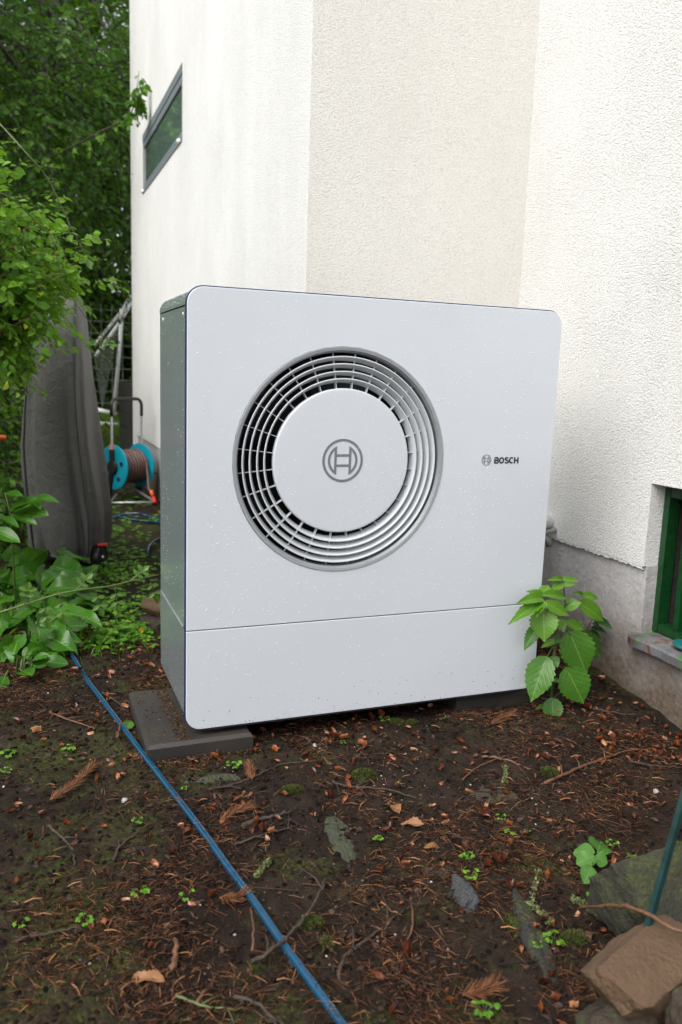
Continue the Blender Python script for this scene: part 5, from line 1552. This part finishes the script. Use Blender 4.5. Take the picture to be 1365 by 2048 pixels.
spray('small tufted dry conifer spray just right of the mossy slab', [(505, 1558), (502, 1545), (498, 1530)], 160, 2, .020)
spray('dry conifer tuft caught against the blue hose lower down', [(440, 1795), (465, 1800), (490, 1790)], 200, 3, .022)
spray('dry conifer spray under the weed near the right paving slab', [(985, 1448), (1005, 1438), (1025, 1430)], 170, 4, .022)
spray('blurred dry conifer spray at the bottom right of centre', [(925, 1990), (960, 1985), (990, 1975)], 200, 5, .026)
spray('loose dry conifer tuft near the grey slate', [(440, 1640), (470, 1625), (500, 1615)], 130, 6, .022)
def moss(label, px, py, rx, ry, h, seed):
    rg = np.random.default_rng(seed)
    c = G(px, py)
    t = thing('moss_cushion', label, 'moss', c, 'moss cushions on the soil')
    mb = MB(); n, m = 20, 7
    for i in range(m):
        ph = i / (m - 1) * math.pi / 2
        for k in range(n):
            a = 2 * math.pi * k / n; rr = math.cos(ph) * (1 + .10 * math.sin(3 * a + seed) + .06 * rg.normal())
            mb.v.append((c[0] + rx * rr * math.cos(a), c[1] + ry * rr * math.sin(a), c[2] - .006 + (h + .004) * math.sin(ph)))
    for i in range(m - 1):
        for k in range(n): mb.f.append((i * n + k, i * n + (k + 1) % n, i * n + n + (k + 1) % n, i * n + n + k))
    mk('cushion', mb, M_MOSSB, t, smooth=True)
    N = int(260 + 30000 * rx)
    a = rg.random(N) * 6.283; rr = np.sqrt(rg.random(N))
    hz_ = np.sqrt(np.maximum(0, 1 - rr ** 2)) * h
    T = np.stack([c[0] + rx * rr * np.cos(a), c[1] + ry * rr * np.sin(a), c[2] - .005 + hz_], 1)
    D = np.stack([rr * np.cos(a) * .8, rr * np.sin(a) * .8, np.ones(N) * .9], 1) + rg.normal(size=(N, 3)) * .35
    L = .0045 + .004 * rg.random(N)
    v, f = inst(LV, LF, frames(D, rg.normal(size=(N, 3)), L, L * .55), T)
    mkfast('fronds', v, f, M_MOSS, np.repeat(rg.random(N), len(LV)), t)
M_MOSSB = plain('moss_base', (0.030, 0.038, 0.007), 0.9, 0, 0.4, 200, .002)
moss('round dark green moss cushion in front of the heat pump', 727, 1555, .034, .026, .022, 1)
moss('small moss cushion under the middle of the heat pump front', 792, 1446, .026, .02, .013, 2)
moss('second small moss cushion just right of the one under the pump', 825, 1449, .022, .018, .014, 3)
moss('yellowish moss patch on the soil left of the long twig at right', 1098, 1545, .026, .022, .012, 4)
moss('low moss patch between hose and round moss cushion', 585, 1580, .030, .02, .009, 5)
moss('moss patch beside the lichen twig and the mossy boulder', 1148, 1880, .026, .02, .014, 6)
moss('moss patch at the twig near the bottom centre', 622, 1850, .024, .02, .012, 7)
moss('moss patch on the right of the thin flat stone near bottom', 1030, 1850, .022, .035, .010, 8)
moss('moss patch at the right edge beyond the green stake', 1358, 1700, .026, .02, .014, 9)
moss('moss tuft on bare soil left of the paving slab', 205, 1463, .012, .010, .009, 10)
moss('moss clump in litter below the dark curved twig', 650, 1890, .02, .018, .010, 11)

SDG = 'tiny green seedlings on the soil'
def seedling(label, px, py, s, seed, n=5, trio=True):
    rg = np.random.default_rng(seed)
    c = G(px, py)
    mb = MB(); Ds, Ts, Ns = [], [], []
    for k in range(n):
        a = 2 * math.pi * k / n + rg.random() * .8
        e = c + V(math.cos(a), math.sin(a), 0) * s * rg.uniform(.5, 1.1) + V(0, 0, s * rg.uniform(.5, 1.1))
        mb.tube([c - V(0, 0, .004), (c + e) / 2 + V(0, 0, s * .15), e], s * .035, 4)
        for q_ in ((-1.1, 0, 1.1) if trio else (0,)):
            b = a + q_
            Ds.append((math.cos(b), math.sin(b), -.15)); Ts.append(e); Ns.append((rg.normal() * .25, rg.normal() * .25 - .25, 1))
    N = len(Ds); L = s * .62 * (.75 + .5 * rg.random(N))
    v, f = inst(LV, LF, frames(np.array(Ds), np.array(Ns), L, L * 1.55), np.array(Ts))
    t = thing('seedling', label, 'seedling', c, SDG)
    mk('stem', mb, M_STEM, t)
    mkfast('leaves', v, f, M_COVER, np.repeat(.3 + .7 * rg.random(N), len(LV)), t, smooth=False)
for k, (px, py, s, n, lb) in enumerate((
    (770, 1443, .020, 5, 'green seedling sprouting by the moss under the front of the heat pump'),
    (686, 1488, .010, 4, 'lone tiny seedling on bare soil below the heat pump'),
    (468, 1536, .020, 6, 'bright seedling right of the paving slab corner'),
    (138, 1502, .018, 6, 'seedling on bare soil left of the hose across from the paving slab'),
    (18, 1512, .020, 6, 'seedling touching the left edge of the picture below the bare soil'),
    (12, 1546, .014, 5, 'lower one of two seedlings at the left edge'),
    (283, 1788, .018, 6, 'three-leaved seedling left of the lower blue hose'),
    (375, 1796, .018, 3, 'yellow-green seedling right beside the lower blue hose'),
    (168, 1848, .018, 6, 'bright seedling on moss in the lower left'),
    (275, 1646, .012, 5, 'tiny seedling between two needle heaps left of the hose'),
    (368, 1580, .009, 4, 'tiny seedling on the mossy slab edge beside the hose'),
    (488, 1596, .009, 4, 'tiny seedling between mossy slab and moss cushion'),
    (1000, 1640, .014, 5, 'seedling in the litter above the two-leaf seedlings at right'),
    (1024, 1672, .016, 5, 'seedling with round leaves left of the bramble seedling'),
    (756, 1682, .014, 5, 'seedling right of the grey slate'),
    (935, 1718, .016, 6, 'upper of two seedlings above the rough grey rock'),
    (940, 1756, .018, 6, 'seedling touching the top of the rough grey rock'),
    (1187, 1800, .015, 5, 'bright round-leaved seedling between bramble seedling and boulder'),
    (1076, 1897, .012, 4, 'seedling at the left tip of the long dark slate'),
    (1108, 1886, .018, 6, 'seedling growing over the long dark slate'),
    (970, 2026, .020, 6, 'bright seedling at the bottom edge right of centre'),
    (895, 1438, .010, 4, 'tiny seedling beneath the right half of the heat pump'),
    (1270, 1482, .008, 4, 'tiny seedling on the soil before the plinth at right'),
    (1055, 1663, .008, 4, 'tiny seedling between the round-leaved seedling and the bramble'),
    (40, 1858, .016, 4, 'dim seedling in the bottom left moss'),
    (800, 1572, .008, 4, 'tiny seedling right of the round moss cushion'),
    (1225, 1690, .014, 6, 'feathery seedling above the large bramble seedling'),
    (1310, 1730, .016, 6, 'pale seedling between small bramble seedling and boulder'))):
    seedling(lb, px, py, s * .78, 100 + k, n)
BRG = 'young bramble seedlings'
def bramble(label, leaves, base, d=-.78):
    c = G(*base); t = thing('bramble_seedling', label, 'bramble', c, BRG)
    for bx, by, tx, ty, w in leaves:
        q0 = G(bx, by); hgt = .035
        B = on(bx, by, 2, GZ + hgt); T = on(tx, ty, 2, GZ + hgt * .75)
        put_leaf(t, 'bram', B, T, w * np.linalg.norm(B - CAM) / F_PX * 1.2, nrm=V(0, -.45, 1))
        mk('leaf_stalk', MB().tube([c - V(0, 0, .005), (c + B) / 2 + V(0, 0, .012), B], .0011, 5), M_STEM, t)
bramble('large four-leaved bramble seedling left of the mossy boulder', [(1190, 1706, 1146, 1702, 32), (1195, 1704, 1206, 1676, 36), (1190, 1712, 1154, 1726, 26), (1192, 1712, 1216, 1726, 30), (1184, 1732, 1170, 1764, 24)], (1190, 1730))
bramble('small dark bramble seedling touching the top of the mossy boulder', [(1271, 1722, 1266, 1704, 22), (1274, 1724, 1292, 1722, 20), (1268, 1726, 1252, 1736, 20), (1273, 1728, 1280, 1744, 20)], (1272, 1732))
# dry leaves
DL = 'fallen dry leaves'
for k, (bx, by, tx, ty, w, lb) in enumerate(((800, 1625, 764, 1598, 24, 'large curled tan leaf right of the grey slate'), (852, 1650, 800, 1642, 14, 'long dry leaf edge on below the large curled leaf'), (330, 1960, 258, 1950, 18, 'narrow dry leaf on moss near the bottom left'), (848, 1694, 882, 1690, 9, 'pale papery leaf strip below the long dry leaf'), (262, 1442, 252, 1458, 16, 'pale green fallen leaf beside the paving slab and hose'))):
    b = G(bx, by, .012)
    t = thing('fallen_leaf', lb, 'leaf', b, DL)
    put_leaf(t, 'dry' if k < 4 else 'rose', b, G(tx, ty, .010), w * np.linalg.norm(b - CAM) / F_PX * 1.3, nrm=V(.2, -.5, 1), name='blade')

# ------------------------------------------------------------------ litter
rng = np.random.default_rng(51)
def sample(n, dens, x0=-1.7, x1=XR - .02, y0=-2.7, y1=1.25):
    n = int(n * 1.3)
    out = np.zeros((0, 2))
    while len(out) < n:
        p_ = np.stack([rng.uniform(x0, x1, n), rng.uniform(y0, y1, n)], 1)
        d = dens(p_[:, 0], p_[:, 1]) * (.25 + .75 * sstep(-1.15, -.8, p_[:, 0] + .25 * fbm(p_[:, 1] * 3, p_[:, 0] * 3, 7)) * sstep(-1.75, -1.3, p_[:, 1]))
        inslab = ((p_[:, 0] > -.115) & (p_[:, 0] < .185) & (p_[:, 1] > -.03) & (p_[:, 1] < .38)) | ((p_[:, 0] > .83) & (p_[:, 0] < 1.16) & (p_[:, 1] > .02) & (p_[:, 1] < .43))
        k = (rng.random(n) < d) & ~inslab
        out = np.concatenate([out, p_[k]])
    return out[:n]
def dens_needle(x, y):
    c = vnoise(x * 5.5 + 3, y * 5.5, 61); c2 = vnoise(x * 16, y * 16, 62)
    d = np.clip((c - .33) * 2.3, .05, 1) * (.25 + .9 * c2)
    bare = np.exp(-(((x + .22) / .2) ** 2 + ((y - .35) / .3) ** 2)) + np.exp(-(((x + .25) / .14) ** 2 + ((y + .05) / .12) ** 2)) 
    return np.clip(d * (1 - .85 * np.clip(bare, 0, 1)), 0, 1)
def surf(p_): 
    z = gz(p_[:, 0], p_[:, 1]); nr = np.exp(-((p_[:, 0] - .3) ** 2 + (p_[:, 1] + .2) ** 2) / 4.0)
    return z + nr * (.030 * np.maximum(fbm(p_[:, 0] * 22, p_[:, 1] * 22, 21, 3), -.08))
def scatter(name, n, dens, tv, tf, L0, L1, W, mat, flat=.25, lift=.002, rr=(0, 1), up=True, hscale=None, **kw):
    p_ = sample(n, dens, **kw); n = len(p_)
    a = rng.random(n) * 6.283
    D = np.stack([np.cos(a), np.sin(a), rng.normal(size=n) * flat], 1)
    Nn = np.stack([rng.normal(size=n) * .35, rng.normal(size=n) * .35, np.ones(n)], 1)
    if not up: Nn = rng.normal(size=(n, 3))
    L = L0 + (L1 - L0) * rng.random(n) ** 1.5
    Wd = W(L) if callable(W) else np.full(n, W)
    H = L if hscale is None else hscale(L)
    M_ = frames(D, Nn, L, Wd, H)
    T = np.stack([p_[:, 0], p_[:, 1], surf(p_) + lift + .004 * rng.random(n)], 1)
    T -= M_[:, :, 1] * .5
    v, f = inst(tv, tf, M_, T)
    r = rr[0] + (rr[1] - rr[0]) * rng.random(n)
    o = mkfast(name, v, f, mat, np.repeat(r, len(tv)), smooth=True)
    return tag(o, kind='stuff')
scatter('fallen_needles', 56000, dens_needle, NV, NF, .008, .034, .00115, M_NEEDLE, .18, .003, hscale=lambda L: L * rng.choice([-.2, .1, .3, .8], len(L)))
scatter('bark_crumbs', 14000, lambda x, y: np.clip(dens_needle(x, y) + .12, 0, 1), LV, LF, .004, .020, lambda L: L * rng.uniform(.4, 1.1, len(L)), M_BITS, .3, .002, up=False)
bitv = [(-.5, 0, 0), (.5, 0, 0), (0, 0, .8), (-.5, .5, .1), (.5, .5, .1), (0, .5, .9), (-.3, 1, 0), (.3, 1, 0), (0, 1, .5)]
scatter('twig_bits', 900, lambda x, y: np.clip(dens_needle(x, y) + .1, 0, 1), bitv, NF, .025, .085, lambda L: .0012 + .0022 * rng.random(len(L)), M_BITS, .12, .003, hscale=lambda L: .0012 + .0022 * rng.random(len(L)))
scatter('soil_crumbs', 16000, lambda x, y: np.clip(.25 + vnoise(x * 7, y * 7, 91), 0, 1), dome_v, dome_f, .0015, .0075, lambda L: L * rng.uniform(.7, 1.2, len(L)), M_CRUMB, .1, -.0005, hscale=lambda L: L * rng.uniform(.6, 1.1, len(L)))
cup = []
for i in range(4):
    t = i / 3
    for j in range(5):
        s = (j - 2) / 2
        w = (.20, .44, .34, .10)[i]
        cup.append((s * w * (1 + .25 * math.sin(i * 5 + j * 3)), t + .10 * math.sin(j * 2.7 + i), .34 * s * s * (.6 + w) + .30 * (t - .4) ** 2 + .05 * math.sin(i * 3 + j * 5)))
cupf = []
for i in range(3):
    for j in range(4):
        a = i * 5 + j; cupf += [(a, a + 1, a + 6), (a, a + 6, a + 5)]
scatter('beech_husks', 1500, lambda x, y: np.clip((vnoise(x * 6, y * 6, 71) - .22) * 1.5, .05, 1), cup, cupf, .009, .024, lambda L: L * rng.uniform(.5, 1.05, len(L)), M_HUSK, .35, .003, hscale=lambda L: L * rng.choice([-1.2, 1., 1.5, 2.2], len(L)))
scatter('grit', 1300, lambda x, y: np.clip(.1 + 1.5 * (vnoise(x * 4, y * 4, 81) - .45), .04, 1), dome_v, dome_f, .0012, .0036, lambda L: L, M_GRIT, .1, .0, rr=(0, 1))
# crumbs washed onto and heaped against the slab, needles caught on the hose
rg = np.random.default_rng(92)
P_ = []
for _ in range(900): P_.append((-.028 + .034 * rg.random() ** .7 * 1.0, -.01 + .375 * rg.random(), -.0208))
for _ in range(260): P_.append((-.09 + .12 * rg.random(), -.01 + .36 * rg.random(), -.0208))
for _ in range(1500):
    u_ = rg.random()
    x_, y_ = (-.112 - abs(rg.normal()) * .012, -.03 + .42 * rg.random()) if u_ < .5 else (-.11 + .31 * rg.random(), -.028 - abs(rg.normal()) * .014)
    P_.append((x_, y_, gzp(x_, y_) + .006 * rg.random()))
P_ = np.array(P_); L = .0012 + .0032 * rg.random(len(P_)) ** 2
v, f = inst(dome_v, dome_f, frames(rg.normal(size=(len(P_), 3)) * V(1, 1, .1), V(0, 0, 1) + .1 * rg.normal(size=(len(P_), 3)), L, L, L * .7), P_)
tag(mkfast('soil_crumbs', v, f, M_CRUMB2, np.repeat(rg.random(len(P_)), len(dome_v))), kind='stuff')
hs = np.array(hf)[50:]
N = 90
i_ = rg.integers(0, len(hs) - 1, N); T = hs[i_] + V(0, 0, .0092) + (rg.random((N, 3)) - .5) * V(.010, .010, .001)
D = rg.normal(size=(N, 3)) * V(1, 1, .12); L = .008 + .02 * rg.random(N)
v, f = inst(NV, NF, frames(D, rg.normal(size=(N, 3)), L, np.full(N, .0011), L * .3), T)
tag(mkfast('fallen_needles', v, f, M_NEEDLE, np.repeat(.3 + .7 * rg.random(N), len(NV))), kind='stuff')
# low ground cover on the path beside the pump
def cover(name, n, poly_c, seed, s0, s1):
    rg = np.random.default_rng(seed)
    Ds, Ts, Ns, Ls = [], [], [], []
    for _ in range(n):
        cx, cy, rx, ry = poly_c[rg.integers(0, len(poly_c))]
        x, y = cx + rg.normal() * rx, cy + rg.normal() * ry
        if x > XL - .05 and y > .8: continue
        if x > -.02 and y < .47: continue
        s = rg.uniform(s0, s1); z = gzp(x, y) + s * rg.uniform(.4, 2.4)
        a0 = rg.random() * 6.28
        for q_ in range(3):
            b = a0 + q_ * 2.094
            Ds.append((math.cos(b), math.sin(b), rg.normal() * .15)); Ts.append((x, y, z)); Ns.append((rg.normal() * .3, rg.normal() * .3 - .2, 1)); Ls.append(s)
    Ls = np.array(Ls)
    v, f = inst(LV, LF, frames(np.array(Ds), np.array(Ns), Ls, Ls * 1.5), np.array(Ts))
    o = mkfast(name, v, f, M_COVER, np.repeat(rg.random(len(Ls)), len(LV)), smooth=False)
    return tag(o, kind='stuff')
cover('ground_cover', 900, [(.06, 2.6, .14, .35), (.16, 3.4, .16, .4), (-.02, 1.75, .08, .22), (.0, 1.25, .06, .14), (-.12, 1.45, .06, .10), (.30, 4.4, .2, .4), (.08, 2.1, .08, .2), (-.06, 1.02, .05, .06)], 3, .012, .024)
cover('ground_cover', 160, [(-.20, 1.15, .06, .10), (-.14, .95, .06, .06), (-.05, 1.1, .05, .05), (.02, 1.06, .03, .04)], 4, .010, .018)
# grass blades on the lawn strip behind
rg = np.random.default_rng(6)
N = 5000
x = rg.uniform(-.2, 2.2, N); y = rg.uniform(6.6, 11, N)
D = rg.normal(size=(N, 3)) * .35 + V(0, 0, 1)
L = .04 + .05 * rg.random(N)
v, f = inst(LV, LF, frames(D, rg.normal(size=(N, 3)), L, L * .25), np.stack([x, y, gz(x, y)], 1))
tag(mkfast('grass', v, f, M_COVER, np.repeat(rg.random(N), len(LV)), smooth=False), kind='stuff')
rg = np.random.default_rng(7)
N = 160
x = -.16 + .12 * rg.normal(size=N); y = 1.0 + .12 * rg.normal(size=N)
x[110:] = -.02 + .03 * rg.normal(size=50); y[110:] = 2.0 + .08 * rg.normal(size=50)
D = rg.normal(size=(N, 3)) * .5 + V(0, 0, 1); L = .03 + .05 * rg.random(N)
v, f = inst(LV, LF, frames(D, rg.normal(size=(N, 3)), L, L * .12), np.stack([x, y, gz(x, y)], 1))
tag(mkfast('grass', v, f, M_COVER, np.repeat(rg.random(N), len(LV)), smooth=False), kind='stuff')
# pansy beside the stacked stones
c = G(283, 1260, .03)
t = thing('pansy', 'tiny yellow pansy flower beside the two stacked brown stones', 'flower', c - V(0, 0, .03))
mk('stem', MB().tube([c - V(0, 0, .035), c], .001, 4), M_STEM, t)
M_YEL = plain('yellow_petal', (0.6, 0.33, 0.02), 0.5)
mb = MB()
for k in range(5):
    a = 2 * math.pi * k / 5
    d = V(math.cos(a), -.25, math.sin(a)) * .011; w = V(-math.sin(a), 0, math.cos(a)) * .007
    mb.add([c, c + d * .6 - w, c + d, c + d * .6 + w], [(0, 1, 2, 3)])
mk('petals', mb, M_YEL, t)
